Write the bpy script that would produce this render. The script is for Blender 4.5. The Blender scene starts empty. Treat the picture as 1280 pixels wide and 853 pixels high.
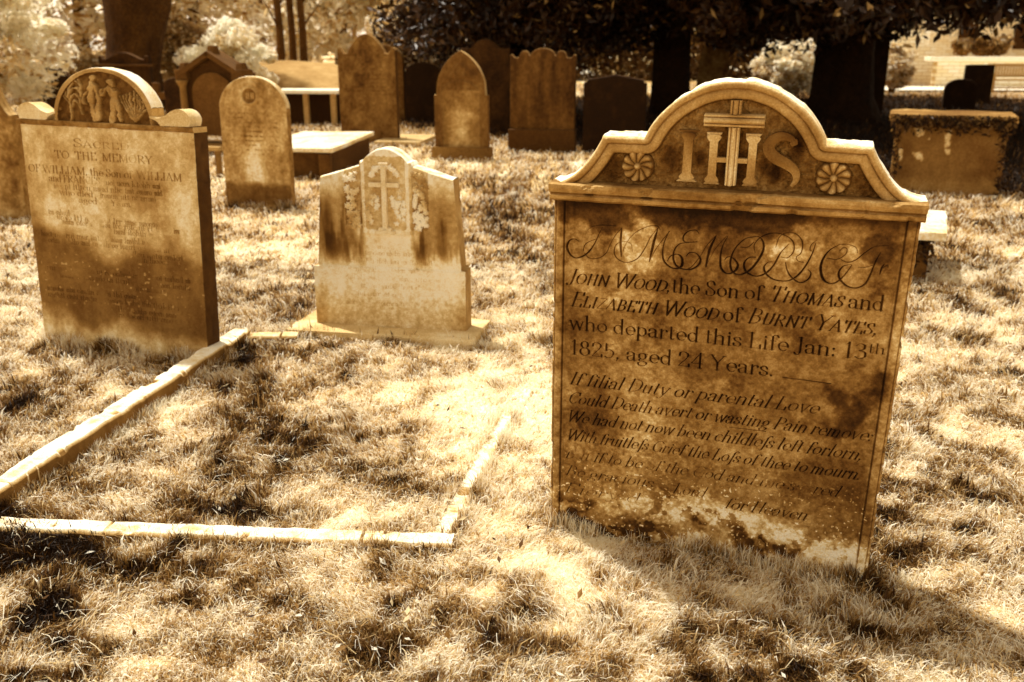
import bpy, bmesh, math, random
import numpy as np
from math import radians, pi, sin, cos, atan, tan
from mathutils import Vector, Matrix, Euler
random.seed(7); rng = np.random.default_rng(11)
sc = bpy.context.scene
COL = sc.collection

# ------------------------------------------------------------------ camera
FPX = 1150.0; PITCH = math.atan(366 / 1150); CAMH = 1.5
cam = bpy.data.cameras.new('camera'); camo = bpy.data.objects.new('camera', cam); COL.objects.link(camo)
camo.location = (0, 0, CAMH); camo.rotation_euler = (pi / 2 - PITCH, 0, 0)
cam.sensor_width = 36; cam.lens = FPX / 1280 * 36; cam.clip_end = 2000; cam.clip_start = .05
cam.dof.use_dof = True; cam.dof.focus_distance = 2.75; cam.dof.aperture_fstop = 3.6
sc.camera = camo

def at(px, py, z=0.0, Y=None):
    """ground point (or point at distance Y) under a photo pixel"""
    X = (px - 640) / FPX; V = -(py - 426.5) / FPX
    r = np.array([X, cos(PITCH) + V * sin(PITCH), -sin(PITCH) + V * cos(PITCH)])
    t = (z - CAMH) / r[2] if Y is None else Y / r[1]
    return r[0] * t, r[1] * t, CAMH + r[2] * t

# ------------------------------------------------------------------ noise
def vnoise(x, y, seed=0):
    xi = np.floor(x).astype(np.int64); yi = np.floor(y).astype(np.int64)
    fx = x - xi; fy = y - yi; fx = fx * fx * (3 - 2 * fx); fy = fy * fy * (3 - 2 * fy)
    def h(a, b):
        n = (a * 374761393 + b * 668265263 + seed * 1274126177) & 0x7fffffff
        n = ((n ^ (n >> 13)) * 1274126177) & 0x7fffffff
        return ((n ^ (n >> 16)) & 0xffff) / 65535.0
    a = h(xi, yi); b = h(xi + 1, yi); c = h(xi, yi + 1); d = h(xi + 1, yi + 1)
    return (a * (1 - fx) + b * fx) * (1 - fy) + (c * (1 - fx) + d * fx) * fy
def fbm(x, y, f=1.0, o=4, seed=0):
    s = 0; a = .5; t = 0
    for k in range(o):
        s = s + a * vnoise(x * f, y * f, seed + k * 17); t += a; a *= .5; f *= 2.03
    return s / t
def sst(e0, e1, x):
    t = np.clip((x - e0) / (e1 - e0), 0, 1); return t * t * (3 - 2 * t)

# ------------------------------------------------------------------ materials (everything toned like an old sepia print)
RAMP = [(0, (0, 0, 0)), (.05, (.050, .020, .004)), (.15, (.150, .069, .015)), (.3, (.30, .166, .046)), (.5, (.515, .332, .125)), (.7, (.73, .56, .28)), (.85, (.88, .76, .50)), (1, (.96, .92, .78))]
def toned(name, base=1.0, fine=(60, .25), bump=(120, .3, .002), rough=.9, trans=0.0, attr=True, brick=None, spec=.15, mid=(9, .2)):
    m = bpy.data.materials.new(name); m.use_nodes = True; nt = m.node_tree; N = nt.nodes; L = nt.links; N.clear()
    out = N.new('ShaderNodeOutputMaterial'); b = N.new('ShaderNodeBsdfPrincipled')
    b.inputs['Roughness'].default_value = rough; b.inputs['Specular IOR Level'].default_value = spec
    tc = N.new('ShaderNodeTexCoord')
    def math_(op, a, c):
        n = N.new('ShaderNodeMath'); n.operation = op
        for i, v in enumerate((a, c)):
            if isinstance(v, (int, float)): n.inputs[i].default_value = v
            else: L.new(v, n.inputs[i])
        return n.outputs[0]
    def noise(scale, detail=4):
        n = N.new('ShaderNodeTexNoise'); n.inputs['Scale'].default_value = scale; n.inputs['Detail'].default_value = detail
        L.new(tc.outputs['Object'], n.inputs['Vector']); return n.outputs['Fac']
    v = base
    if attr:
        a = N.new('ShaderNodeAttribute'); a.attribute_name = 'tone'; v = math_('MULTIPLY', a.outputs['Fac'], base)
    if brick:
        bt = N.new('ShaderNodeTexBrick'); mp = N.new('ShaderNodeMapping'); mp.inputs['Rotation'].default_value = (pi / 2, 0, 0)
        L.new(tc.outputs['Object'], mp.inputs['Vector']); L.new(mp.outputs[0], bt.inputs['Vector'])
        bt.inputs['Color1'].default_value = (1, 1, 1, 1); bt.inputs['Color2'].default_value = (.85, .85, .85, 1); bt.inputs['Mortar'].default_value = (.62, .62, .62, 1)
        bt.inputs['Scale'].default_value = 1; bt.inputs['Brick Width'].default_value = brick[0]; bt.inputs['Row Height'].default_value = brick[1]; bt.inputs['Mortar Size'].default_value = .012
        v = math_('MULTIPLY', bt.outputs['Color'], v)
    for sc_, amt in (fine, mid):
        if amt:
            n = noise(sc_); f = math_('ADD', math_('MULTIPLY', math_('SUBTRACT', n, .5), amt * 2), 1.0); v = math_('MULTIPLY', v, f)
    cr = N.new('ShaderNodeValToRGB'); e = cr.color_ramp.elements
    e[0].position = 0; e[0].color = (0, 0, 0, 1); e[1].position = 1; e[1].color = (*RAMP[-1][1], 1)
    for p, c in RAMP[1:-1]:
        k = e.new(p); k.color = (*c, 1)
    L.new(v, cr.inputs['Fac']) if not isinstance(v, (int, float)) else setattr(cr.inputs['Fac'], 'default_value', v)
    L.new(cr.outputs[0], b.inputs['Base Color'])
    if bump:
        bn = N.new('ShaderNodeBump'); bn.inputs['Strength'].default_value = bump[1]; bn.inputs['Distance'].default_value = bump[2]
        L.new(noise(bump[0], 6), bn.inputs['Height']); L.new(bn.outputs[0], b.inputs['Normal'])
    if trans:
        t = N.new('ShaderNodeBsdfTranslucent'); L.new(cr.outputs[0], t.inputs['Color'])
        mx = N.new('ShaderNodeMixShader'); mx.inputs[0].default_value = trans
        L.new(b.outputs[0], mx.inputs[1]); L.new(t.outputs[0], mx.inputs[2]); L.new(mx.outputs[0], out.inputs['Surface'])
    else: L.new(b.outputs[0], out.inputs['Surface'])
    return m
M_STONE = toned('weathered_sandstone', fine=(190, .38), bump=(150, .8, .003), mid=(16, .22))
M_SOFT = toned('old_stone', fine=(40, .5), bump=(50, .7, .008), mid=(9, .3))
M_SOIL = toned('soil_and_thatch', fine=(45, .45), bump=(60, .8, .02), mid=(6, .25))
M_GRASS = toned('grass_blades', fine=(3, 0), mid=(3, 0), bump=None, rough=.6, trans=.42, spec=.3)
M_LEAF = toned('leaves', fine=(3, 0), mid=(3, 0), bump=None, rough=.45, trans=.65, spec=.4)
M_YEW = toned('dark_leaves', fine=(3, 0), mid=(3, 0), bump=None, rough=.4, trans=.04, spec=.25)
M_BARK = toned('bark', fine=(16, .9), bump=(10, 1.0, .12), mid=(3, .6), attr=True)
M_BRICK = toned('pale_brickwork', base=1.0, fine=(20, .12), mid=(1.2, .18), attr=False, brick=(.45, .14), bump=(40, .4, .01))
M_WOOD = toned('weathered_wood', base=.42, fine=(30, .2), attr=False)

# ------------------------------------------------------------------ object helpers
def obj(name, me, mat=None, parent=None):
    o = bpy.data.objects.new(name, me); COL.objects.link(o)
    if mat: me.materials.append(mat)
    if parent: o.parent = parent
    return o
def tag(o, label=None, cat=None, group=None, kind=None):
    if label: o['label'] = label
    if cat: o['category'] = cat
    if group: o['group'] = group
    if kind: o['kind'] = kind
    return o
def thing(name, label, cat, loc, rot=(0, 0, 0), group=None):
    """Empty at the thing's base; rot = yaw, lean, roll in degrees"""
    o = bpy.data.objects.new(name, None); COL.objects.link(o); o.empty_display_size = .1
    Rz = Matrix.Rotation(radians(rot[0]), 3, 'Z') @ Matrix.Rotation(radians(rot[1]), 3, 'X') @ Matrix.Rotation(radians(rot[2]), 3, 'Y')
    o.location = loc; o.rotation_euler = Rz.to_euler(); return tag(o, label, cat, group)
def npmesh(name, V, F, tone=None, smooth=False):
    """V (n,3), F (m,4 or 3) arrays"""
    me = bpy.data.meshes.new(name); V = np.ascontiguousarray(V, np.float32); n = len(V)
    Fs = F if isinstance(F, list) else [F]; Fs = [np.asarray(f, np.int32) for f in Fs if len(f)]
    loops = np.concatenate([f.ravel() for f in Fs]); tot = np.concatenate([np.full(len(f), f.shape[1], np.int32) for f in Fs])
    st = np.concatenate([[0], np.cumsum(tot)[:-1]]).astype(np.int32)
    me.vertices.add(n); me.vertices.foreach_set('co', V.ravel())
    me.loops.add(len(loops)); me.loops.foreach_set('vertex_index', loops)
    me.polygons.add(len(tot)); me.polygons.foreach_set('loop_start', st); me.polygons.foreach_set('loop_total', tot)
    me.polygons.foreach_set('use_smooth', np.full(len(tot), smooth))
    if tone is not None:
        a = me.attributes.new('tone', 'FLOAT', 'POINT'); a.data.foreach_set('value', np.ascontiguousarray(tone, np.float32).ravel())
    me.update(calc_edges=True); return me
def grid_faces(nr, nc, off=0, flip=False):
    i = np.arange(nr * nc).reshape(nr, nc) + off
    q = np.stack([i[:-1, :-1], i[:-1, 1:], i[1:, 1:], i[1:, :-1]], -1).reshape(-1, 4)
    return q[:, ::-1] if flip else q
def bm_mesh(name, bm, tone=.5, var=.15, seed=0, smooth=False, mat=None, parent=None):
    me = bpy.data.meshes.new(name); bm.normal_update(); bm.to_mesh(me); bm.free()
    n = len(me.vertices); co = np.empty(n * 3, np.float32); me.vertices.foreach_get('co', co); co = co.reshape(-1, 3)
    t = tone * (1 + var * 2 * (fbm(co[:, 0] * 1 + co[:, 1] * .7, co[:, 2] + co[:, 1] * .4, 7, 4, seed) - .5) * 2)
    a = me.attributes.new('tone', 'FLOAT', 'POINT'); a.data.foreach_set('value', np.clip(t, 0, 1.2).astype(np.float32))
    me.polygons.foreach_set('use_smooth', np.full(len(me.polygons), smooth))
    return obj(name, me, mat, parent)
def add_box(bm, c, s, rz=0, bev=0.0, cuts=0, jit=0.0, taper=1.0):
    t = bmesh.new(); bmesh.ops.create_cube(t, size=1)
    for v in t.verts:
        k = taper if v.co.z > 0 else 1
        v.co = Vector((v.co.x * s[0] * k, v.co.y * s[1] * k, v.co.z * s[2]))
    if cuts: bmesh.ops.subdivide_edges(t, edges=[e for e in t.edges if e.calc_length() > max(s) * .15], cuts=cuts, use_grid_fill=True)
    if bev:
        sharp = [e for e in t.edges if len(e.link_faces) == 2 and e.calc_face_angle(0) > .8]
        bmesh.ops.bevel(t, geom=sharp, offset=bev, segments=2, affect='EDGES', profile=.6)
    M = Matrix.Translation(c) @ Matrix.Rotation(rz, 4, 'Z'); mp = {}
    for v in t.verts:
        p = v.co + Vector([random.gauss(0, jit) for _ in range(3)]) if jit else v.co
        mp[v] = bm.verts.new(M @ p)
    for f in t.faces: bm.faces.new([mp[v] for v in f.verts])
    t.free()
def tube(bm, pts, rad, seg=10):
    rings = []; up = Vector((.3, .9, .1)).normalized()
    for i, p in enumerate(pts):
        p = Vector(p); a = Vector(pts[max(i - 1, 0)]); b = Vector(pts[min(i + 1, len(pts) - 1)]); d = (b - a).normalized()
        u = d.cross(up).normalized(); w = d.cross(u); ring = []
        for k in range(seg):
            t = 2 * pi * k / seg; r = rad[i] * (1 + .10 * sin(3 * t + i * .7) + random.uniform(-.05, .05))
            ring.append(bm.verts.new(p + u * cos(t) * r + w * sin(t) * r))
        rings.append(ring)
    for a, b in zip(rings, rings[1:]):
        for k in range(seg): bm.faces.new((a[k], a[(k + 1) % seg], b[(k + 1) % seg], b[k]))
    bm.faces.new(rings[0][::-1]); bm.faces.new(rings[-1])
def prism(bm, outline, y0, y1):
    """solid from an x,z outline between y0 and y1"""
    a = [bm.verts.new((x, y0, z)) for x, z in outline]; b = [bm.verts.new((x, y1, z)) for x, z in outline]
    n = len(outline)
    bm.faces.new(a); bm.faces.new(b[::-1])
    for i in range(n): bm.faces.new((a[i], b[i], b[(i + 1) % n], a[(i + 1) % n]))

# ---- a slab whose front is really carved: u across, rows up to top(u)
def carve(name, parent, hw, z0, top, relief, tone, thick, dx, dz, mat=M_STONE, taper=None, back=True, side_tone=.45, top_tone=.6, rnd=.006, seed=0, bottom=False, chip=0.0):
    nu = int(2 * hw / dx) + 1; U = np.linspace(-hw, hw, nu); T = top(U) if callable(top) else np.full(nu, top)
    nv = int((T.max() - z0) / dz) + 1; v = np.linspace(0, 1, nv)[:, None]
    Z = z0 + v * (T[None, :] - z0); X = np.broadcast_to(U[None, :], Z.shape).copy()
    if taper is not None: X = X * taper(Z)
    D = relief(X, Z) if relief else np.zeros_like(Z)
    tn = tone(X, Z)
    e = np.minimum(T[None, :] - Z, hw - np.abs(U)[None, :]) if rnd else None
    if rnd:
        k = np.clip(1 - e / rnd, 0, 1); D = D - rnd * (1 - np.sqrt(np.clip(1 - k * k, 0, 1))) * .9
        wob = (fbm(X + 5, Z, 40, 3, seed + 3) - .5) * .003 - chip * sst(.60, .70, fbm(X + 2, Z, 16, 3, seed + 9)) * np.where(v > .999, .5, 1); wob = np.where(X < 0, -wob, wob) * np.where(v > .999, np.sign(X + 1e-9), 1); X = X + np.where(np.abs(U)[None, :] > hw - rnd, wob, 0); Z = Z + np.where(v > .999, wob, 0)
    V = [np.stack([X, -D, Z], -1).reshape(-1, 3)]; F = [grid_faces(nv, nu)]; tt = [tn.ravel()]; off = nv * nu
    ny = 7; yy = np.linspace(0, 1, ny)[:, None]
    def strip(fx, fy, fz, base, flip, s):
        nonlocal off
        n = len(fx); Y = fy[None] + yy * (thick - fy[None]); bulge = (sst(0, .12, yy) * sst(0, .12, 1 - yy)) * .003
        nz = (fbm(fx[None] * 3 + fz[None] * 3 + 9, Y * 3, 14, 3, s) - .5)
        xx = np.broadcast_to(fx[None], Y.shape).copy(); zz = np.broadcast_to(fz[None], Y.shape).copy()
        if base == 'top': zz = zz + bulge + nz * .006 * sst(0, .2, yy)
        else: xx = xx + (bulge + nz * .006 * sst(0, .2, yy)) * (1 if base == 'R' else -1)
        V.append(np.stack([xx, Y, zz], -1).reshape(-1, 3)); F.append(grid_faces(ny, n, off, flip)); off += ny * n
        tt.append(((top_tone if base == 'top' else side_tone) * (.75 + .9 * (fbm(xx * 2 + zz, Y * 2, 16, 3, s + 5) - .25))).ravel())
    strip(X[-1], -D[-1], Z[-1], 'top', False, seed + 1)
    strip(X[:, -1], -D[:, -1], Z[:, -1], 'R', True, seed + 2)
    strip(X[:, 0], -D[:, 0], Z[:, 0], 'L', False, seed + 3)
    if bottom: strip(X[0], -D[0], Z[0], 'top', True, seed + 4)
    if back:
        s = slice(None, None, max(1, nu // 60)); idx = np.unique(np.append(np.arange(nu)[s], nu - 1)); r = np.unique(np.append(np.arange(nv)[::max(1, nv // 40)], nv - 1))
        bx = X[np.ix_(r, idx)]; bz = Z[np.ix_(r, idx)]
        V.append(np.stack([bx, np.full(bx.shape, thick), bz], -1).reshape(-1, 3)); F.append(grid_faces(len(r), len(idx), off, True)); tt.append(np.full(bx.size, side_tone))
    me = npmesh(name, np.concatenate(V), np.concatenate(F), np.clip(np.concatenate(tt), .01, 1.1), True)
    return obj(name, me, mat, parent)

# ------------------------------------------------------------------ engraved lettering: a small pen-stroke alphabet
def E(cx, cz, rx, rz, a0, a1, n=14):
    return [(cx + rx * cos(radians(a0 + (a1 - a0) * i / n)), cz + rz * sin(radians(a0 + (a1 - a0) * i / n))) for i in range(n + 1)]
def V_(x, z1, z0): return [(x, z1), (x, z0)]
def Hh(x0, x1, z): return [(x0, z), (x1, z)]
def sf(x, z, w=.10): return [(x - w, z), (x + w, z)]
def bz(*p):  # smooth curve through points
    P = [p[0]] + list(p) + [p[-1]]; o = []
    for i in range(1, len(P) - 2):
        for k in range(8):
            t = k / 8; o.append(tuple(.5 * (2 * P[i][j] + (P[i + 1][j] - P[i - 1][j]) * t + (2 * P[i - 1][j] - 5 * P[i][j] + 4 * P[i + 1][j] - P[i + 2][j]) * t * t + (3 * P[i][j] - P[i - 1][j] - 3 * P[i + 1][j] + P[i + 2][j]) * t ** 3) for j in (0, 1)))
    return o + [tuple(p[-1])]
DOT = lambda x, z: ('dot', x, z)
G = {
 'a': (.52, [bz((.06, .44), (.1, .57), (.24, .6), (.36, .52), (.38, .4)), V_(.38, .42, .05), bz((.38, .05), (.42, 0), (.5, .03)), bz((.38, .36), (.2, .32), (.06, .2), (.1, .03), (.24, .0), (.38, .12))]),
 'b': (.58, [V_(.12, 1, 0), sf(.06, 1, .06), E(.3, .3, .2, .3, 160, -160)]), 'c': (.5, [E(.28, .3, .21, .3, 45, 315)]),
 'd': (.58, [E(.26, .3, .2, .3, 20, 340), V_(.45, 1, 0), sf(.4, 1, .05), sf(.49, 0, .05)]), 'e': (.52, [E(.28, .3, .21, .3, 0, 315), Hh(.08, .49, .31)]),
 'f': (.36, [E(.29, .83, .13, .17, 20, 180), V_(.16, .83, 0), Hh(.04, .32, .6), sf(.16, 0, .1)]),
 'g': (.54, [E(.25, .38, .17, .21, 0, 360), bz((.16, .18), (.1, .08), (.3, .03), (.46, -.08), (.36, -.26), (.14, -.28), (.04, -.16), (.14, -.03)), Hh(.38, .5, .56)]),
 'h': (.6, [V_(.12, 1, 0), sf(.06, 1, .05), sf(.12, 0), bz((.13, .42), (.22, .57), (.34, .6), (.45, .52), (.47, .4)), V_(.47, .42, 0), sf(.47, 0)]),
 'i': (.28, [V_(.14, .6, 0), sf(.1, .6, .05), sf(.14, 0), DOT(.14, .82)]), 'k': (.56, [V_(.12, 1, 0), sf(.12, 0), [(.14, .25), (.44, .6)], [(.24, .36), (.5, 0)]]),
 'l': (.28, [V_(.13, 1, 0), sf(.08, 1, .05), sf(.13, 0)]),
 'm': (.9, [V_(.12, .6, 0), sf(.08, .6, .05), sf(.12, 0), bz((.13, .42), (.22, .57), (.31, .6), (.4, .52), (.42, .4)), V_(.42, .42, 0), sf(.42, 0), bz((.43, .42), (.52, .57), (.61, .6), (.7, .52), (.72, .4)), V_(.72, .42, 0), sf(.72, 0)]),
 'n': (.6, [V_(.12, .6, 0), sf(.08, .6, .05), sf(.12, 0), bz((.13, .42), (.22, .57), (.34, .6), (.45, .52), (.47, .4)), V_(.47, .42, 0), sf(.47, 0)]),
 'o': (.56, [E(.28, .3, .22, .3, 0, 360)]), 'p': (.58, [V_(.12, .6, -.32), sf(.07, .6, .05), sf(.12, -.32), E(.3, .3, .2, .3, 160, -160)]),
 'r': (.42, [V_(.12, .6, 0), sf(.08, .6, .05), sf(.12, 0), bz((.13, .4), (.2, .54), (.3, .6), (.39, .55)), DOT(.38, .52)]),
 's': (.44, [bz((.37, .46), (.3, .58), (.18, .6), (.08, .5), (.12, .38), (.28, .28), (.38, .17), (.33, .03), (.2, 0), (.07, .05), (.05, .16))]),
 't': (.36, [V_(.15, .82, .08), bz((.15, .08), (.2, 0), (.32, .05)), Hh(.04, .3, .6)]),
 'u': (.6, [V_(.12, .6, .18), bz((.12, .18), (.16, .03), (.26, 0), (.4, .08), (.46, .2)), V_(.46, .6, 0), sf(.08, .6, .05), sf(.5, 0, .05)]),
 'v': (.52, [[(.06, .6), (.26, 0)], [(.26, 0), (.46, .6)], sf(.08, .6, .07), sf(.44, .6, .06)]),
 'w': (.76, [[(.05, .6), (.22, 0)], [(.22, 0), (.38, .58)], [(.38, .58), (.54, 0)], [(.54, 0), (.7, .6)], sf(.06, .6, .07), sf(.7, .6, .06)]),
 'y': (.54, [[(.06, .6), (.27, .02)], bz((.46, .6), (.28, 0), (.2, -.22), (.1, -.3), (.03, -.24)), sf(.08, .6, .07), sf(.46, .6, .06)]),
 'S_': (.3, [bz((.42, .92), (.34, 1), (.24, .96), (.18, .8)), V_(.18, .8, -.1), bz((.18, -.1), (.14, -.26), (.04, -.3))]),
 'A': (.78, [[(.36, 1), (.68, 0)], [(.36, 1), (.08, 0)], Hh(.18, .56, .34), sf(.08, 0), sf(.68, 0)]),
 'B': (.7, [V_(.16, 1, 0), E(.3, .76, .24, .24, 90, -90), E(.3, .27, .3, .27, 90, -90), Hh(.06, .32, 1), Hh(.06, .32, 0), Hh(.16, .32, .53)]),
 'C': (.74, [E(.42, .5, .34, .5, 42, 318), V_(.66, .95, .75)]), 'D': (.8, [V_(.16, 1, 0), bz((.16, 1), (.45, .98), (.68, .78), (.72, .5), (.66, .2), (.42, .02), (.16, 0)), Hh(.06, .2, 1), Hh(.06, .2, 0)]),
 'E': (.66, [V_(.16, 1, 0), Hh(.06, .56, 1), Hh(.06, .6, 0), Hh(.16, .46, .52), V_(.56, 1, .84), V_(.6, .16, 0)]),
 'F': (.62, [V_(.16, 1, 0), Hh(.06, .56, 1), sf(.16, 0), Hh(.16, .44, .52), V_(.56, 1, .84)]),
 'G': (.78, [E(.42, .5, .34, .5, 45, 330), V_(.7, .42, .05), Hh(.56, .76, .42)]), 'H': (.84, [V_(.18, 1, 0), V_(.66, 1, 0), Hh(.18, .66, .52), sf(.18, 1), sf(.18, 0), sf(.66, 1), sf(.66, 0)]),
 'I': (.36, [V_(.18, 1, 0), sf(.18, 1), sf(.18, 0)]), 'J': (.42, [V_(.26, 1, .1), bz((.26, .1), (.2, -.12), (.06, -.14), (.0, -.04)), sf(.26, 1, .12)]),
 'K': (.74, [V_(.16, 1, 0), sf(.16, 1), sf(.16, 0), [(.2, .4), (.6, 1)], [(.3, .55), (.68, 0)]]), 'L': (.64, [V_(.16, 1, 0), sf(.16, 1), Hh(.06, .58, 0), V_(.58, .2, 0)]),
 'M': (.96, [V_(.14, 1, 0), [(.14, 1), (.46, .05)], [(.46, .05), (.78, 1)], V_(.8, 1, 0), sf(.14, 0), sf(.8, 0), sf(.1, 1, .06), sf(.84, 1, .06)]),
 'N': (.84, [V_(.15, 1, 0), [(.15, 1), (.68, 0)], V_(.68, 1, 0), sf(.15, 0), sf(.12, 1, .07), sf(.68, 1)]), 'O': (.82, [E(.41, .5, .34, .5, 0, 360)]),
 'P': (.66, [V_(.16, 1, 0), E(.32, .75, .26, .25, 90, -90), Hh(.06, .34, 1), Hh(.16, .34, .5), sf(.16, 0)]),
 'R': (.74, [V_(.16, 1, 0), E(.32, .75, .26, .25, 90, -90), Hh(.06, .34, 1), Hh(.16, .34, .5), sf(.16, 0), [(.34, .5), (.68, 0)]]),
 'S': (.6, [bz((.5, .78), (.42, .97), (.26, 1), (.11, .85), (.16, .64), (.38, .46), (.52, .28), (.46, .06), (.27, 0), (.1, .06), (.08, .26))]),
 'T': (.68, [V_(.34, 1, 0), Hh(.05, .63, 1), sf(.34, 0), V_(.05, 1, .84), V_(.63, 1, .84)]), 'U': (.8, [V_(.16, 1, .3), bz((.16, .3), (.22, .05), (.4, 0), (.58, .06), (.64, .3)), V_(.64, 1, .3), sf(.16, 1), sf(.64, 1)]),
 'V': (.76, [[(.08, 1), (.38, 0)], [(.38, 0), (.68, 1)], sf(.08, 1), sf(.68, 1)]),
 'W': (1.1, [[(.06, 1), (.32, 0)], [(.32, 0), (.54, .96)], [(.54, .96), (.8, 0)], [(.8, 0), (1.02, 1)], sf(.08, 1), sf(1.02, 1), sf(.54, 1, .07)]),
 'Y': (.74, [[(.08, 1), (.36, .48)], [(.36, .48), (.66, 1)], V_(.36, .5, 0), sf(.08, 1), sf(.66, 1), sf(.36, 0)]), 'Z': (.66, [Hh(.1, .58, 1), Hh(.06, .6, 0), [(.58, 1), (.08, 0)]]),
 '1': (.42, [V_(.22, 1, 0), sf(.22, 0), [(.22, 1), (.1, .88)]]), '2': (.6, [bz((.08, .74), (.12, .94), (.3, 1), (.48, .84), (.42, .58), (.2, .26), (.06, .03)), [(.06, .03), (.54, .03)], V_(.54, .16, .03)]),
 '3': (.58, [bz((.08, .84), (.24, 1), (.44, .9), (.42, .64), (.22, .53)), bz((.22, .53), (.48, .44), (.5, .14), (.28, 0), (.08, .1))]), '4': (.62, [V_(.44, 1, 0), [(.44, 1), (.04, .3)], Hh(.04, .58, .3), sf(.44, 0)]),
 '5': (.58, [bz((.14, .96), (.3, .92), (.48, 1)), V_(.14, .96, .52), bz((.14, .5), (.32, .6), (.5, .4), (.42, .08), (.22, 0), (.07, .1))]), '8': (.6, [E(.29, .75, .17, .24, 0, 360), E(.3, .26, .23, .27, 0, 360)]),
 '.': (.24, [DOT(.1, .04)]), ',': (.26, [DOT(.1, .04), [(.12, .03), (.06, -.14)]]), ':': (.28, [DOT(.12, .05), DOT(.12, .48)]), "'": (.2, [[(.12, 1), (.08, .78)]]), '|': (.16, [V_(.08, .6, 0)]),
}
def text_strokes(runs, x0, x1, zb, cap, bold=1.0):
    """runs: list of (text, slant, small-cap flag); fits the whole line between x0 and x1"""
    items = []; adv = 0
    for txt, slant, sc_ in runs:
        for ch in txt:
            if ch == ' ': adv += .26; continue
            s = 1.0
            if sc_ and ch.islower(): ch = ch.upper(); s = .74
            if ch == 'ſ': ch = 'S_'
            w, st = G[ch]; items.append((adv, s, slant, st)); adv += w * s + .03
    kx = (x1 - x0) / adv; out = []
    for a, s, slant, st in items:
        for p in st:
            if p[0] == 'dot':
                out.append((x0 + (a + p[1] * s) * kx + slant * p[2] * s * cap, zb + p[2] * s * cap, .0034 * bold * cap / .042, None)); continue
            L = [((a + x * s), z * s) for x, z in p]
            out.append(('s', [(x0 + x * kx + slant * z * cap, zb + z * cap) for x, z in L], [(x * kx, z * cap) for x, z in L], bold * cap / .042))
    return out
def rasterise(strokes, U, Zr, thin=.0009, thick=.0030):
    """depth map of grooves on grid U (columns), Zr (rows)"""
    D = np.zeros((len(Zr), len(U)), np.float32); dx = U[1] - U[0]; dz = Zr[1] - Zr[0]
    def stamp(x, z, hw):
        r = hw + .0012
        i0 = max(int((x - r - U[0]) / dx), 0); i1 = min(int((x + r - U[0]) / dx) + 2, len(U)); j0 = max(int((z - r - Zr[0]) / dz), 0); j1 = min(int((z + r - Zr[0]) / dz) + 2, len(Zr))
        if i1 <= i0 or j1 <= j0: return
        d = np.sqrt((U[None, i0:i1] - x) ** 2 + (Zr[j0:j1, None] - z) ** 2); D[j0:j1, i0:i1] = np.maximum(D[j0:j1, i0:i1], np.clip(hw + .0004 - d, 0, .0032))
    for s in strokes:
        if s[0] != 's': stamp(s[0], s[1], s[2]); continue
        P, Q, b = s[1], s[2], s[3]
        for (x0, z0), (x1, z1), (a0, c0), (a1, c1) in zip(P, P[1:], Q, Q[1:]):
            l = math.hypot(a1 - a0, c1 - c0) + 1e-9; ux, uz = (a1 - a0) / l, (c1 - c0) / l
            w = abs(uz) ** 1.6
            if ux * uz > 0 and abs(ux) > .3 * abs(uz): w *= .25
            hw = (thin + (thick - thin) * w) * b if isinstance(b, float) else b
            n = max(int(math.hypot(x1 - x0, z1 - z0) / .0009), 1)
            for k in range(n + 1): stamp(x0 + (x1 - x0) * k / n, z0 + (z1 - z0) * k / n, hw)
    return D
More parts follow.
